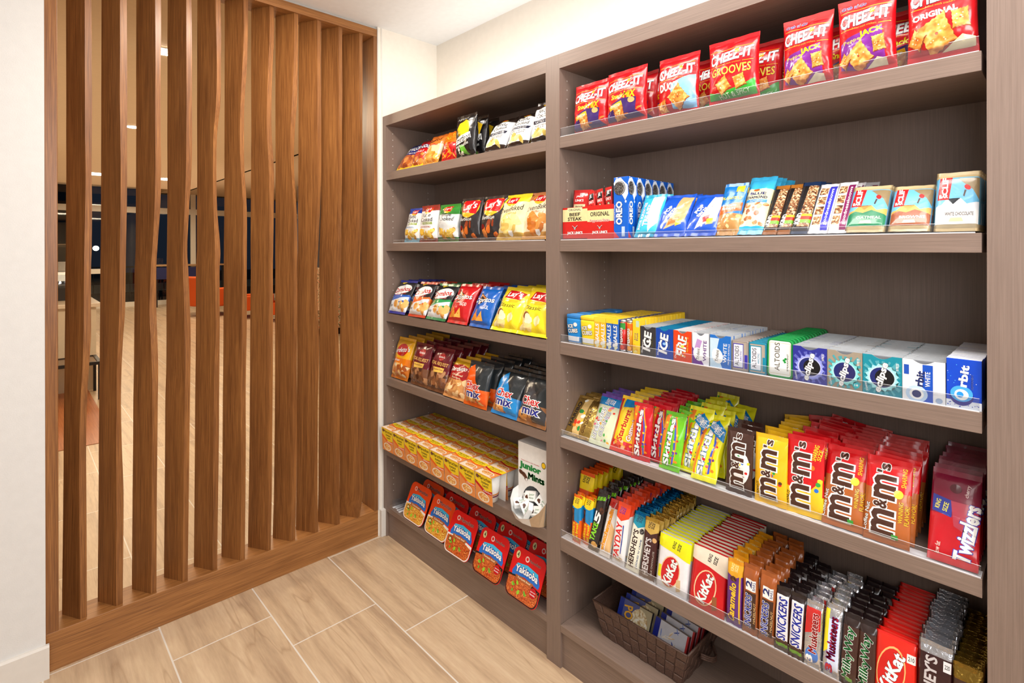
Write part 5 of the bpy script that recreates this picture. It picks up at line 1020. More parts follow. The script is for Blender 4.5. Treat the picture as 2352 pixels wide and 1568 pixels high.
mr = bar(.084, .185, .026, [(.28, (246, 196, 30)), (1, (206, 20, 28))], [('p', [(.03, .05), (.97, .05), (.97, .5), (.6, .3), (.03, .34)], (246, 200, 40)), ('s', 5, .64, .3, .92, .66, .07, MM, 79, 'm')]+mm([T('SHARING', .78, .82, .2, .12, (250, 220, 40), rot=80), T('SIZE', .9, .8, .14, .1, (250, 220, 40), rot=80), T('PEANUT', .07, .18, .2, .08, K0, rot=80)], u=.4), seed=79, cr=1.2, p=3, q=.5, nu=12, nv=14)
row(mr, 'chocolate_candy_pack', 'candy pouch', 3, 1.908, 1.985, .006, 10, 10, .027, 'red over yellow button candy pack', G, 2.2, .02)
mc = bar(.086, .18, .024, [(.62, (176, 96, 44)), (1, (210, 20, 28))], [('r', .03, .62, .97, .9, (210, 20, 28))]+mm([T('Coffee Nut', .06, .26, .34, .09, Wt, rot=84, o=K0, ow=.05), T('SHARING', .84, .8, .22, .1, (250, 210, 40), rot=88), T('WINNING', .8, .4, .24, .09, (250, 190, 40), rot=88, o=K0, ow=.03), T('FLAVOR!', .92, .38, .22, .09, (250, 190, 40), rot=88, o=K0, ow=.03), ('e', .74, .6, .1, .05, (240, 206, 60)), ('r', .62, .08, .76, .13, (60, 160, 60))], u=.42), seed=80, cr=1.2, p=3, q=.5, nu=12, nv=14)
row(mc, 'chocolate_candy_pack', 'candy pouch', 3, 1.984, 2.066, .002, 19, 9, .028, 'red over caramel button candy pack, left file', G, 1.0, .02)
row(mc, 'chocolate_candy_pack', 'candy pouch', 3, 2.070, 2.152, -.002, 17, 8, .028, 'red over caramel button candy pack, right file', G, 1.0, .02)
row(pouch(.082, .186, .022, [(.5, (190, 20, 34)), (1, (130, 24, 56))], [('p', [(.05, .52), (.45, .48), (.45, .66), (.05, .7)], (50, 60, 150)), T('KING', .16, .6, .1, .1, (240, 230, 60), rot=80), T('SIZE', .32, .58, .1, .1, (240, 230, 60), rot=80), ('p', [(.42, .66), (.95, .66), (.95, .3), (.5, .4)], (180, 60, 80)), T('Twizzlers', .76, .36, .62, .34, Wt, rot=82, o=(60, 60, 170), ow=.06, b=.06), ('e', .5, .8, .12, .05, (90, 10, 30)), T('cherry', .74, .8, .14, .1, (240, 210, 210), rot=84), T('low fat', .2, .14, .12, .1, (240, 200, 190), rot=84)], seed=81, waist=.0, cr=.7), 'licorice_pack', 'candy pouch', 3, 2.182, 2.264, .0, 26, 8, .03, 'long red licorice pack beside the right panel', G, .4, .018)
# ---------- fifth shelf: chocolate bars in files
G = 'chocolate bars on the fifth right shelf'
def ks(c, wc=K0, top=.8): return [('p', [(.02, top), (.98, top), (.98, .94), (.02, .94)], c), ('p', [(.02, top), (.5, top-.07), (.98, top)], c), T('KING', .36, .88, .1, .2, wc, rot=88, b=.04), T('SIZE', .6, .88, .1, .2, wc, rot=88, b=.04)]
def big(word, c, o, W=.7, H=.5, u=.5, v=.4, **k): return [T(word, u, v, W, H, c, rot=88, o=o, ow=k.get('ow', .06), b=k.get('b', .05), s=k.get('s', 0))]
B5 = [
 ('candy_bar', 'orange and yellow king size bar at the back left', 1.183, 1.246, .062, 8, 9, .024, bar(.064, .21, .018, [(.72, (226, 76, 20)), (1, (246, 214, 30))], ks((246, 214, 30), top=.82)+[('p', [(.1, .1), (.9, .1), (.9, .5), (.1, .66)], (110, 50, 30))], seed=82, sealc=[(226, 70, 20), (236, 90, 20)])),
 ('candy_bar', 'orange bar with sky blue slash, left of the pair', 1.212, 1.250, .008, 4, 2, .02, None),
 ('candy_bar', 'orange bar with sky blue slash, right of the pair', 1.247, 1.285, .022, 6, 2, .02, None),
 ('candy_bar', 'black bar with lime letters and white five', 1.278, 1.320, .006, 20, 10, .024, bar(.04, .19, .016, [(1, (44, 34, 32))], [('p', [(.15, .80), (.9, .84), (.85, .9), (.2, .87)], (140, 226, 40)), T('KING', .35, .85, .09, .16, K0, rot=80), T('SIZE', .65, .85, .09, .16, K0, rot=80), T('TAKE', .4, .3, .3, .46, (140, 226, 40), rot=84, b=.05), T('5', .5, .55, .2, .6, Wt, rot=84, b=.06), ('e', .75, .66, .2, .06, 'choc'), ('e', .6, .1, .3, .05, (226, 170, 90))], seed=83, cr=1.2)),
 ('candy_bar', 'white bar with wavy orange and red lettering', 1.322, 1.372, .004, 24, 9, .024, bar(.044, .175, .018, [(.86, (236, 230, 224)), (1, (206, 50, 40))], [('p', [(.5, .1), (.95, .1), (.95, .5), (.6, .6)], (236, 190, 130)), T('whatchamacallit', .36, .46, .74, .32, (250, 170, 30), rot=86, o=(180, 30, 20), ow=.05, b=.05), ('p', [(.3, .84), (.95, .84), (.95, .94), (.3, .94)], (206, 40, 40)), T('king', .6, .9, .07, .2, Wt)], seed=84, cr=1.3)),
 ('candy_bar', 'white bar with big red letters and orange top', 1.379, 1.427, .004, 12, 10, .025, bar(.048, .185, .02, [(.8, (238, 238, 240)), (1, (236, 70, 30))], ks((236, 70, 30), (90, 40, 140), top=.78)+big('PAYDAY', (220, 30, 36), Wt, .62, .46, .38, .38)+[('r', .7, .2, .76, .66, (30, 50, 150)), ('s', 8, .1, .04, .9, .12, .1, [(226, 190, 130), (240, 214, 160)], 3)], seed=85, cr=1.3)),
 ('chocolate_bar', 'cream bar with brown lettering and metallic blue top', 1.431, 1.480, .004, 18, 11, .0235, bar(.048, .172, .014, [(.82, (236, 234, 214)), (1, (10, 120, 190, 'm'))], ks((20, 150, 180), (20, 60, 90), top=.8)+big("HERSHEY'S", (60, 30, 26), None, .64, .4, .38, .38)+[T("COOKIES 'N' CREME", .82, .32, .5, .12, (30, 90, 170), rot=88), ('e', .8, .7, .14, .05, 'cookie')], seed=86, cr=1.4, sealc=[(236, 234, 214), (10, 120, 190, 'm')])),
 ('chocolate_bar', 'dark brown bar with grey lettering and gold foil top', 1.483, 1.533, .004, 14, 12, .0225, bar(.05, .172, .014, [(.82, (66, 28, 26)), (1, (212, 170, 70, 'm'))], ks((206, 170, 80), (50, 30, 20), top=.8)+big("HERSHEY'S", (206, 200, 200), None, .62, .4, .38, .36)+[T('MILK CHOCOLATE', .8, .28, .4, .1, (220, 210, 200), rot=88), ('e', .8, .66, .14, .04, (214, 170, 110))], seed=87, cr=1.4, sealc=[(66, 28, 26), (212, 170, 70, 'm')])),
]
fb = bar(.036, .158, .02, [(.5, (236, 96, 20)), (.8, (10, 140, 206)), (1, (250, 216, 30))], ks((250, 216, 30), top=.78)+[('p', [(.1, .5), (.9, .42), (.9, .74), (.3, .74)], (10, 140, 206)), ('p', [(.06, .46), (.34, .44), (.3, .72), (.06, .72)], 'choc'), T('fast break', .66, .25, .4, .3, (250, 226, 30), rot=88, b=.04), T("REESE'S", .3, .26, .36, .22, (250, 226, 30), rot=88, b=.04)], seed=88, cr=1.4, sealc=[(236, 96, 20), (240, 110, 20)])
def kitkat(body, topc, oval=(206, 24, 30)): return [('e', .44, .36, .3, .3, (236, 206, 160), -12), ('e', .44, .36, .27, .28, oval, -12), T('KitKat', .44, .36, .5, .26, Wt, rot=74, o=K0, ow=.03, b=.06), ('p', [(.66, .06), (.8, .1), (.78, .3), (.66, .28)], (216, 186, 140) if body != RD else (150, 90, 50)), ('p', [(0, .76), (.5, .72), (1, .64), (1, .975), (0, .975)], topc), T('KING', .5, .86, .13, .1, K0, rot=80, b=.04), T('SIZE', .66, .85, .13, .1, K0, rot=80, b=.04)]
kwt = bar(.101, .152, .012, [(.78, (236, 236, 240)), (1, (236, 232, 20))], kitkat(Wt, (236, 232, 20))+[('r', .06, .2, .16, .42, (236, 232, 20))], seed=89, cr=.5, seal=(.03, .022), sealc=[(230, 230, 236), (200, 202, 206)])
krd = bar(.103, .160, .012, [(.78, (206, 16, 24)), (1, (236, 222, 200))], kitkat(RD, (236, 222, 200)), seed=90, cr=.5, seal=(.03, .026), sealc=[(206, 16, 24), (190, 20, 26)])
car = bar(.042, .17, .016, [(.78, (96, 36, 130)), (1, (226, 160, 30))], ks((226, 166, 40), (240, 220, 150), top=.8)+big('Caramello', (246, 200, 50), (60, 20, 90), .6, .4, .4, .36, s=.2)+[('r', .8, .06, .9, .8, (226, 180, 40)), ('e', .45, .72, .2, .04, 'choc')], seed=91, cr=1.4, sealc=[(96, 36, 130), (226, 150, 24)])
snh = bar(.040, .172, .018, [(1, (160, 84, 36))], [('r', .22, .1, .9, .62, (60, 34, 26)), ('r', .24, .64, .86, .8, Wt), T('2', .44, .73, .1, .4, NV, rot=88, b=.05), T('BARS', .76, .72, .12, .14, NV, rot=88)]+big('SNICKERS', (30, 50, 150), Wt, .5, .42, .42, .34, s=.2)+[T('HAZELNUT', .82, .34, .3, .12, (220, 180, 120), rot=88)], seed=92, cr=1.5)
snk = bar(.034, .150, .018, [(.86, (70, 36, 28)), (1, (40, 26, 26))], [('r', .1, .2, .9, .88, (226, 226, 232))]+big('SNICKERS', (24, 40, 150), Wt, .66, .6, .5, .52, s=.2)+[('r', .1, .07, .9, .14, (110, 170, 50))], seed=93, cr=1.3, sealc=[(60, 34, 28), (34, 24, 24)])
m3r = bar(.038, .148, .018, [(1, (206, 208, 214, 'm'))], [('p', [(.08, .5), (.92, .6), (.92, .9), (.08, .9)], (196, 40, 36)), ('e', .5, .2, .36, .12, (70, 120, 200))]+big('Musketeers', (196, 30, 36), Wt, .60, .46, .56, .54)+[T('3', .36, .14, .12, .4, Wt, rot=88, b=.07)], seed=94, cr=1.4)
m3b = bar(.038, .155, .018, [(1, (206, 208, 214, 'm'))], [('p', [(.06, .3), (.4, .4), (.3, .92), (.06, .92)], (246, 224, 30)), ('r', .3, .1, .9, .8, (210, 220, 240))]+big('Musketeers', (190, 30, 44), (40, 70, 180), .60, .48, .52, .54)+[T('3', .4, .12, .12, .4, (190, 30, 44), rot=88, b=.07, o=(40, 70, 180))], seed=95, cr=1.4)
mw = bar(.036, .150, .018, [(.84, (64, 36, 28)), (1, (40, 24, 22))], big('MilkyWay', (40, 120, 60), Wt, .74, .6, .46, .46, s=.1)+[('r', .3, .06, .7, .12, (110, 170, 70))], seed=96, cr=1.4, sealc=[(50, 30, 26), (34, 22, 22)])
kor = bar(.076, .145, .011, [(1, (216, 36, 20))], [('e', .4, .5, .34, .36, (226, 180, 110), -8), ('e', .4, .5, .31, .33, (206, 26, 20), -8), T('KitKat', .42, .5, .6, .32, Wt, rot=72, o=K0, ow=.03, b=.06), ('r', .76, .72, .96, .84, (240, 230, 226)), T('210', .86, .78, .14, .06, K0)], seed=97, cr=.6, seal=(.04, .03), sealc=[(206, 30, 20), (226, 30, 24)])
hdk = bar(.058, .168, .011, [(.86, (52, 22, 24)), (1, (196, 198, 204, 'm'))], big("HERSHEY'S", (196, 190, 190), None, .8, .36, .34, .44)+[('r', .72, .72, .94, .84, (230, 230, 232)), T('220', .83, .78, .14, .05, K0), T('MILK CHOCOLATE', .8, .3, .4, .08, (210, 200, 196), rot=88)], seed=98, cr=1.3, sealc=[(52, 22, 24), (196, 198, 204, 'm')])
hgd = bar(.048, .152, .012, [(.8, (60, 34, 26)), (1, (150, 120, 50, 'm'))], [('e', .34, .62, .22, .12, (170, 140, 60)), ('e', .34, .62, .14, .07, (226, 190, 140)), ('r', .62, .5, .92, .62, (226, 220, 200)), T('210', .77, .56, .2, .06, K0)]+big("HERSHEY'S", (210, 200, 180), None, .5, .3, .5, .26), seed=99, cr=1.5, sealc=[(60, 34, 26), (150, 120, 50, 'm')])
B5 += [
 ('chocolate_bar', 'wide white wafer bar with red oval and yellow top', 1.539, 1.640, .002, 11, 15, .0178, kwt),
 ('chocolate_bar', 'wide red wafer bar with red oval and cream top', 1.646, 1.749, .0, 13, 15, .0178, krd),
 ('candy_bar', 'purple caramel bar with golden end', 1.752, 1.794, .002, 4, 9, .0245, car),
 ('candy_bar', 'brown hazelnut twin bar, left file', 1.795, 1.835, .0, 6, 10, .0235, snh),
 ('candy_bar', 'brown hazelnut twin bar, right file', 1.837, 1.877, .0, 6, 10, .0235, snh),
 ('candy_bar', 'dark bar with blue slanted letters, left file', 1.878, 1.912, -.002, 8, 10, .0235, snk),
 ('candy_bar', 'dark bar with blue slanted letters, right file', 1.912, 1.946, -.004, 8, 9, .0235, snk),
 ('candy_bar', 'silver bar with red upper panel', 1.947, 1.984, -.004, 8, 8, .0245, m3r),
 ('candy_bar', 'silver bar with yellow wedge', 1.985, 2.021, -.004, 13, 8, .0245, m3b),
 ('candy_bar', 'chocolate brown bar with green script, left file', 2.022, 2.056, -.004, 14, 9, .0245, mw),
 ('candy_bar', 'chocolate brown bar with green script, right file', 2.057, 2.089, -.004, 14, 9, .0245, mw),
 ('chocolate_bar', 'bright red wafer bar near the right panel', 2.090, 2.163, -.004, 14, 14, .0185, kor),
 ('chocolate_bar', 'dark brown bar with silver foil end', 2.165, 2.221, -.002, 10, 14, .0180, hdk),
 ('chocolate_bar', 'brown almond bar with dull gold foil end', 2.223, 2.268, -.002, 9, 13, .0190, hgd),
]
for nm, d, x0, x1, y0, ln, n, pit, P in B5:
    tt = .016 if pit > .021 else .012
    row(P or fb, nm, 'candy bar', 4, x0, x1, y0, ln, n, pit, d, G, .9 if pit > .021 else .45, tt)
# ---------- bottom shelf: woven basket with popcorn packs
def weave_mat():
    m, nt, b = newmat('dark_brown_woven_strap'); b.inputs['Roughness'].default_value = .5
    tc = N(nt, 'ShaderNodeTexCoord'); mp = N(nt, 'ShaderNodeMapping'); mp.inputs['Scale'].default_value = (220, 220, 900); L(nt, tc.outputs['Object'], mp.inputs['Vector'])
    n = N(nt, 'ShaderNodeTexNoise', Scale=1, Detail=2); L(nt, mp.outputs[0], n.inputs['Vector'])
    r = ramp(nt, [(.3, s2l((60, 42, 36))), (.7, s2l((104, 78, 66)))]); L(nt, n.outputs[0], r.inputs[0]); L(nt, r.outputs[0], b.inputs['Base Color'])
    bp = N(nt, 'ShaderNodeBump', Strength=.5, Distance=.001); L(nt, n.outputs[0], bp.inputs['Height']); L(nt, bp.outputs[0], b.inputs['Normal'])
    return m
WV = weave_mat()
ZB6 = ZT[5]+.0005
# rim corners and base corners in plan; the walls slope inward to the base
x0t, x1t, y0t, y1t = 1.272, 1.618, .052, .272; ins = .030; Hh = .112
BK = empty('woven_basket', ((x0t+x1t)/2, (y0t+y1t)/2, ZB6))
tag(BK, 'dark brown woven strap basket on the bottom shelf holding popcorn packs', 'basket')
ox, oy = BK.location.x, BK.location.y
def wall_pt(a, b, s, v):      # a,b rim corners
    cx, cy = (x0t+x1t)/2, (y0t+y1t)/2; k = 1-v
    x, y = a[0]+(b[0]-a[0])*s, a[1]+(b[1]-a[1])*s
    fx = 1-k*ins/((x1t-x0t)/2); fy = 1-k*ins*.6/((y1t-y0t)/2)
    return Vector(((x-cx)*fx, (y-cy)*fy, v*Hh))
corn = [(x0t, y0t), (x1t, y0t), (x1t, y1t), (x0t, y1t)]
bm = bmesh.new()
for i in range(4):
    a, b = corn[i], corn[(i+1) % 4]; Ln = math.dist(a, b); n = max(3, int(Ln/.033)); rows_ = 4
    out = Vector(((b[1]-a[1])/Ln, -(b[0]-a[0])/Ln, 0))
    for j in range(rows_):
        for k in range(n):
            up = .0022 if (j+k) % 2 else -.0002
            # each strap crossing is a small raised, slightly cushioned tile
            s0, s1, v0, v1 = (k+.02)/n, (k+.98)/n, (j+.03)/rows_, (j+.97)/rows_
            sk_ = .18/rows_*(1 if True else 0)
            q = [wall_pt(a, b, s0, v0), wall_pt(a, b, s1, v0), wall_pt(a, b, s1, v1), wall_pt(a, b, s0, v1)]
            mid = sum(q, Vector())/4
            o4 = [bm.verts.new(p+out*(up*.4)) for p in q]
            i4 = [bm.verts.new(mid+(p-mid)*.86+out*(up+.0016)) for p in q]
            bm.faces.new(i4)
            for t_ in range(4): bm.faces.new((o4[t_], o4[(t_+1) % 4], i4[(t_+1) % 4], i4[t_]))
    # solid backing wall inside
    q = [wall_pt(a, b, 0, 0), wall_pt(a, b, 1, 0), wall_pt(a, b, 1, 1), wall_pt(a, b, 0, 1)]
    v8 = [bm.verts.new(p-out*.0005) for p in q]+[bm.verts.new(p-out*.003) for p in q]
    bm.faces.new(v8[:4]); bm.faces.new(v8[4:][::-1])
q = [wall_pt(corn[i], corn[(i+1) % 4], 0, 0) for i in range(4)]; bm.faces.new([bm.verts.new(p+Vector((0, 0, .001))) for p in q]); bm.faces.new([bm.verts.new(p) for p in q][::-1])
mesh_obj('woven_body', bm, WV, BK)
bm = bmesh.new()
P4 = [wall_pt(corn[i], corn[(i+1) % 4], 0, 1) for i in range(4)]
for i in range(4): add_tube(bm, [P4[i], P4[(i+1) % 4]], .0032, 8)
mesh_obj('rim', bm, WV, BK)
for sx in (1, -1):
    bm = bmesh.new(); xx = sx*((x1t-x0t)/2+.002); pts = []
    for k in range(9):
        a = math.pi*k/8; pts.append((xx+sx*.03*math.sin(a), -.035+.07*k/8, Hh*.62-.012*math.sin(a)))
    for dz in (0, .006, .012):
        add_tube(bm, [(x, y, z+dz) for x, y, z in pts], .0032, 6)
    mesh_obj('handle', bm, WV, BK)
ppk = carton(.118, .095, .014, (190, 176, 140), [('r', .0, 0, .14, 1, (30, 50, 150)), ('p', [(.14, 0), (.5, 0), (.62, 1), (.14, 1)], (90, 96, 150)), ('e', .66, .5, .26, .42, 'popcorn'), T("POP'S", .36, .46, .8, .28, (240, 180, 60), rot=-78, b=.05, o=(30, 40, 120), ow=.04)], side=(60, 60, 70), top=(120, 110, 90), name='popcorn_pack')
ppb = carton(.118, .095, .014, (206, 206, 214), [('r', .0, 0, .16, 1, (30, 40, 140)), ('s', 20, .2, .06, .92, .94, .09, [(60, 80, 160), (220, 190, 150), (120, 140, 200), (236, 226, 210)], 7, 'l'), ('r', .95, 0, 1, 1, (190, 50, 50))], side=(120, 40, 40), top=(160, 150, 140), name='popcorn_pack')
for k in range(4):
    put(ppk, 'popcorn_pack', (1.390+k*.003, .098+k*.030, ZB6+.028), (math.radians(-24), math.radians(3), math.radians(4)), 'flat popcorn pack with blue and yellow print in the left half, %s' % ('foremost' if k == 0 else ORD[k]+' from the front'), 'popcorn pack', 'popcorn packs in the basket')
for k in range(4):
    put(ppb, 'popcorn_pack', (1.524+k*.002, .094+k*.031, ZB6+.028), (math.radians(-22), math.radians(2), math.radians(-3)), 'flat popcorn pack with blue swirls in the right half, %s' % ('foremost' if k == 0 else ORD[k]+' from the front'), 'popcorn pack', 'popcorn packs in the basket')
# ============================================================ lobby beyond the screen
LC = paint('lobby_cream_ceiling', (214, 190, 158), .8); LW = paint('lobby_cream_wall', (226, 212, 188), .7)
struct(boxes('ceiling', [(-11.0, -.15, -4.6, 1.5, 2.75, 2.85), (-14.6, -4.0, 1.5, 8.5, 2.95, 3.05), (-11.0, -4.0, 1.46, 1.5, 2.75, 2.95)], LC))
struct(box('ceiling', -14.6, -11.0, -4.6, 1.5, 3.1, 3.2, LC))
struct(box('wall_lobby', -4.0, -.15, 2.3, 2.4, 0, 2.95, LW))
struct(box('wall_lobby_left', -15.2, -.15, -4.7, -4.6, 0, 3.1, LW))
struct(box('wall_lobby_right', -14.6, -4.0, 8.4, 8.5, 0, 3.1, LW))
GLS = bpy.data.materials.new('window_glass'); GLS.use_nodes = True; nt = GLS.node_tree
nt.nodes.remove(nt.nodes['Principled BSDF']); tr = N(nt, 'ShaderNodeBsdfTransparent'); tr.inputs[0].default_value = (.8, .84, .86, 1)
gl = N(nt, 'ShaderNodeBsdfGlossy', Roughness=.02); mx = N(nt, 'ShaderNodeMixShader'); nz = N(nt, 'ShaderNodeFresnel', IOR=1.5)
L(nt, nz.outputs[0], mx.inputs[0]); L(nt, tr.outputs[0], mx.inputs[1]); L(nt, gl.outputs[0], mx.inputs[2]); L(nt, mx.outputs[0], nt.nodes['Material Output'].inputs[0])
FRM = paint('window_frame_white', (232, 226, 214), .4)
XWN = -14.2; yv = at(443, 560, 0, XWN).y
wn = empty('window_1', (XWN, 0, 0)); struct(wn)
boxes('window_frame', [(-.05, .05, -4.6, 8.4, 0, .12), (-.05, .05, -4.6, 8.4, 2.40, 2.55), (-.05, .05, -4.6, 8.4, 3.02, 3.1), (-.045, .045, yv-.06, yv+.06, .12, 3.02), (-.045, .045, yv+2.6, yv+2.7, .12, 3.02), (-.05, .05, -4.6, yv-1.75, .86, .98)], FRM, wn)
box('pane', -.004, .004, -4.6, 8.4, .12, 3.02, GLS, wn)
DK = paint('night_asphalt', (34, 34, 38), .8); struct(box('trim_2', -40, -15.2, -12, 20, -.2, -.05, DK))
o = boxes('street_kerb', [(-21.0, -20.7, -12, 20, -.05, .22)], paint('pale_kerb', (170, 180, 176), .7)); tag(o, 'pale kerb strip across the dark car park outside the window', 'kerb')
RL = empty('outdoor_railing', (-16.5, 0, -.05)); tag(RL, 'thin dark railing outside the lobby window', 'railing')
MTD = paint('dark_metal', (40, 36, 36), .4)
box('top_rail', -.02, .02, -4, 3.4, .98, 1.02, MTD, RL)
for k in range(26): box('baluster', -.008, .008, -3.9+k*.28, -3.884+k*.28, 0, .98, MTD, RL)
fb_ = empty('far_building', (-34, -3, -.05)); tag(fb_, 'dim far building seen through the window at night', 'building')
box('wall', -1, 1, -6, 4, 0, 5, paint('dim_render', (90, 92, 96), .8), fb_)
em = bpy.data.materials.new('lit_lamp'); em.use_nodes = True; bb = em.node_tree.nodes['Principled BSDF']; bb.inputs['Emission Color'].default_value = (1, .9, .7, 1); bb.inputs['Emission Strength'].default_value = 14
p = at(222, 570, 0, -32.6)
bm = bmesh.new(); add_cyl(bm, (1.0, p.y+3, p.z+.05), .13, .1, 0, 16); mesh_obj('wall_lamp', bm, em, fb_)
# recessed lobby lights
for i, (px, py, cz, r_, lb) in enumerate(((377, 118, 2.75, .055, 'bright round recessed light glaring between the fourth and fifth slats'), (220, 399, 2.75, .16, 'small round recessed light seen between the second and third slats'), (305, 291, 2.75, .05, 'recessed light with a dark rim half hidden by a slat'), (380, 411, 2.75, .15, 'small recessed light at the far edge of the lobby ceiling'))):
    p = at(px, py, 2, cz-.003); o = empty('recessed_light', (p.x, p.y, cz)); tag(o, lb, 'ceiling light', 'recessed lights in the lobby ceiling')
    bm = bmesh.new(); add_cyl(bm, (0, 0, -.004), r_*1.25, .004, 2, 24); mesh_obj('trim_ring', bm, FRM, o)
    e2 = em if i else em.copy()
    if i == 0: e2.node_tree.nodes['Principled BSDF'].inputs['Emission Strength'].default_value = 60
    bm = bmesh.new(); add_cyl(bm, (0, 0, -.012), r_, .008, 2, 24); mesh_obj('lens', bm, e2, o)
# timber floor inlay by the counter
o = boxes('floor_inlay', [(-5.4, -2.64, -1.35, -.80, 0.0005, .004)], oak('redwood_planks', (130, 74, 40), (172, 104, 62), (190, 124, 80), 0)); o['kind'] = 'structure'; o.name = 'trim_3'
# reception counter
pc = at(229.5, 695, 2, .90)
CT = empty('reception_counter', (pc.x, pc.y, 0)); tag(CT, 'cream lobby counter with pale stone top seen between the left slats', 'counter')
box('counter_body', -1.9, -.02, -1.6, -.03, 0, .86, LW, CT); box('counter_top', -1.94, .02, -1.65, .01, .86, .90, paint('pale_stone', (232, 216, 194), .2), CT, bev=.004)
CV = empty('bread_display_case', (pc.x-.9, pc.y-.55, .901)); tag(CV, 'arched dark food display case standing on the lobby counter', 'display case')
bm = bmesh.new()
for k in range(10):
    a, b = math.pi*k/9/2, math.pi*(k+1)/9/2
    for s in (1,):
        p1 = (.35-.35*(1-math.cos(a))*1, .62*math.sin(a)); p2 = (.35-.35*(1-math.cos(b)), .62*math.sin(b))
        if k < 9:
            q = [(p1[0], -.5, p1[1]), (p1[0], .5, p1[1]), (p2[0], .5, p2[1]), (p2[0], -.5, p2[1])]; bm.faces.new([bm.verts.new(v) for v in q])
mesh_obj('curved_glass', bm, GLS, CV)
boxes('case_base', [(-.4, .36, -.5, .5, 0, .14)], paint('dark_case', (50, 44, 40), .4), CV)
boxes('case_shelf', [(-.35, .25, -.48, .48, .3, .315)], paint('pale_shelf', (210, 206, 200), .4), CV)
bm = bmesh.new(); add_tube(bm, [(.35-.35*(1-math.cos(a)), .5, .62*math.sin(a)) for a in [math.pi*k/18 for k in range(10)]], .012, 6); mesh_obj('frame', bm, MTD, CV)
for k, (y, c) in enumerate(((-.1, (220, 190, 120)), (.1, (190, 50, 50)), (.3, (240, 230, 220)))):
    o = carton(.09, .1, .16, c, name='pastry_box'); put(o, 'pastry_box', (pc.x-.85, pc.y-.55+y, .901+.316), (0, 0, math.pi/2), 'small %s box inside the lobby display case' % ('golden', 'red', 'cream')[k], 'box')
# low luggage bench by the counter
pb = at(228, 822, 2, .37)
LB = empty('luggage_bench', (pb.x+.2, pb.y, 0)); tag(LB, 'low dark metal framed bench in front of the lobby counter', 'bench')
boxes('frame', [(-.45, 0, -.03, 0, .34, .37), (-.45, 0, -.9, -.87, .34, .37), (-.03, 0, -.87, -.03, .34, .37), (-.45, -.42, -.87, -.03, .34, .37)], MTD, LB)
for x in (-.435, -.015):
    for y in (-.885, -.015): box('leg', x-.012, x+.012, y-.012, y+.012, 0, .34, MTD, LB)
boxes('top_panel', [(-.42, -.03, -.87, -.03, .35, .362)], paint('brown_glass', (120, 96, 78), .2), LB)
# orange armchairs
ORG = paint('orange_upholstery', (214, 92, 34), .8); DLG = paint('dark_wood_leg', (44, 28, 22), .4)
def armchair(px, py, rz, lb, s=1.0):
    p = at(px, py, 2, 0); t = empty('orange_armchair', (p.x, p.y, 0), (0, 0, rz)); tag(t, lb, 'armchair', 'orange armchairs in the lobby'); t.scale = (s, s, s)
    def rb(n, *b): return box(n, *b, ORG, t, bev=.03)
    rb('seat', -.36, .36, -.34, .34, .22, .46); rb('backrest', -.40, .40, .28, .46, .22, .86); rb('armrest', -.46, -.33, -.36, .36, .22, .62); rb('armrest', .33, .46, -.36, .36, .22, .62)
    for x in (-.38, .38):
        for y in (-.28, .36): box('leg', x-.025, x+.025, y-.025, y+.025, 0, .22, DLG, t)
armchair(490, 722, math.radians(205), 'orange armchair glimpsed right of the fifth slat')
armchair(576, 727, math.radians(180), 'orange armchair glimpsed right of the sixth slat', .76)
armchair(650, 734, math.radians(160), 'orange armchair glimpsed right of the seventh slat', .62)
armchair(728, 742, math.radians(150), 'orange armchair glimpsed right of the ninth slat', .8)
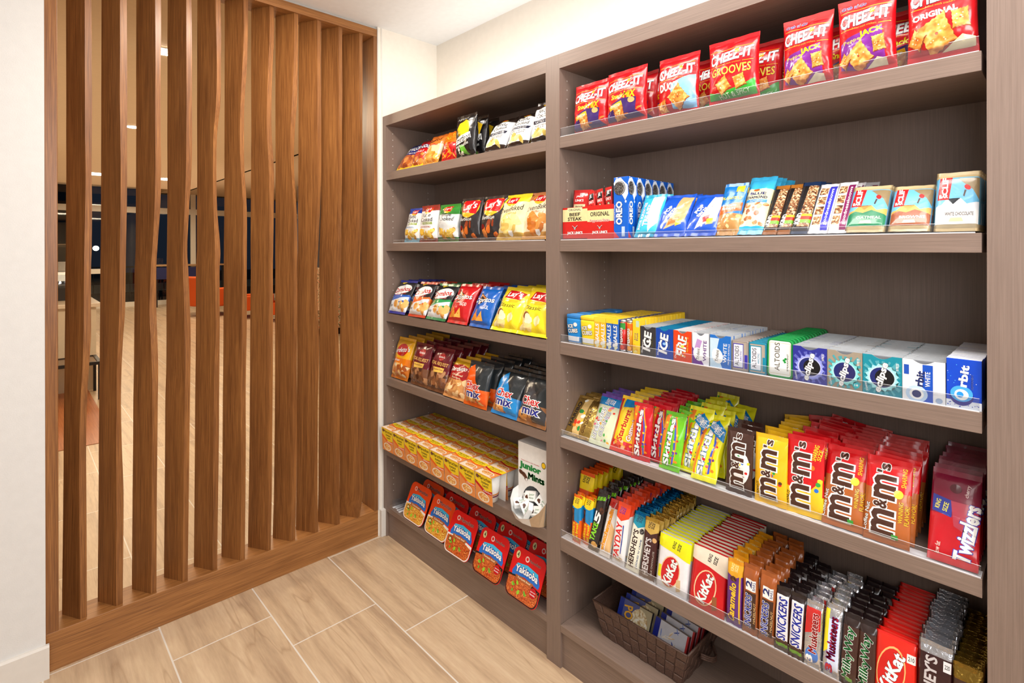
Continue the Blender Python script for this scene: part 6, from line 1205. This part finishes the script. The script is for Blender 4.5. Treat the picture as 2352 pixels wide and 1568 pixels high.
def pat_mat():
    m, nt, b = newmat('patterned_fabric'); tc = N(nt, 'ShaderNodeTexCoord'); v = N(nt, 'ShaderNodeTexVoronoi', Scale=28); L(nt, tc.outputs['Object'], v.inputs['Vector'])
    r = ramp(nt, [(.25, s2l((206, 100, 60))), (.42, s2l((226, 206, 170))), (.7, s2l((120, 90, 60)))]); L(nt, v.outputs[0], r.inputs[0]); L(nt, r.outputs[0], b.inputs['Base Color']); return m
PAT = pat_mat()
p = at(778, 768, 2, 0)
HB = empty('high_back_bench', (p.x, p.y, 0)); tag(HB, 'high-backed bench in beige and orange patterned fabric behind the right slats', 'bench')
box('backrest', -1.0, .05, -.05, .12, .12, 1.12, PAT, HB, bev=.02); box('seat', -1.0, .0, -.6, -.05, .12, .44, PAT, HB, bev=.02)
for x in (-.9, -.1): box('leg', x-.03, x+.03, -.5, -.44, 0, .12, DLG, HB); box('leg', x-.03, x+.03, .02, .08, 0, .12, DLG, HB)
# grey pillar and dark counter-height table with stools by the window
p = at(733, 560, 0, -9.9); struct(box('wall_pillar', -10.3, -9.9, p.y-.35, p.y+.25, 0, 2.95, paint('blue_grey_paint', (126, 134, 152), .7)))
pt_ = at(385, 607, 2, 1.06); TBL = empty('bar_table', (pt_.x, pt_.y, 0)); tag(TBL, 'tall narrow bar table with wooden edge near the lobby window', 'table')
box('table_top', -.35, .35, -.6, 1.3, 1.02, 1.06, paint('table_oak', (190, 150, 110), .4), TBL)
for x in (-.3, .3):
    for y in (-.55, 1.25): box('leg', x-.025, x+.025, y-.025, y+.025, 0, 1.02, MTD, TBL)
for k, (dx, dy) in enumerate(((.55, -.2), (.55, .5))):
    ST = empty('bar_stool', (pt_.x+dx, pt_.y+dy, 0)); tag(ST, 'dark bar stool at the lobby window table, %s' % ('left one' if k == 0 else 'right one'), 'stool', 'bar stools in the lobby')
    box('seat', -.18, .18, -.18, .18, .70, .74, paint('dark_blue_seat', (40, 44, 90), .6), ST, bev=.01); box('backrest', .15, .18, -.17, .17, .74, 1.0, paint('dark_blue_seat', (40, 44, 90), .6), ST)
    for x in (-.16, .16):
        for y in (-.16, .16): box('leg', x-.012, x+.012, y-.012, y+.012, 0, .70, MTD, ST)
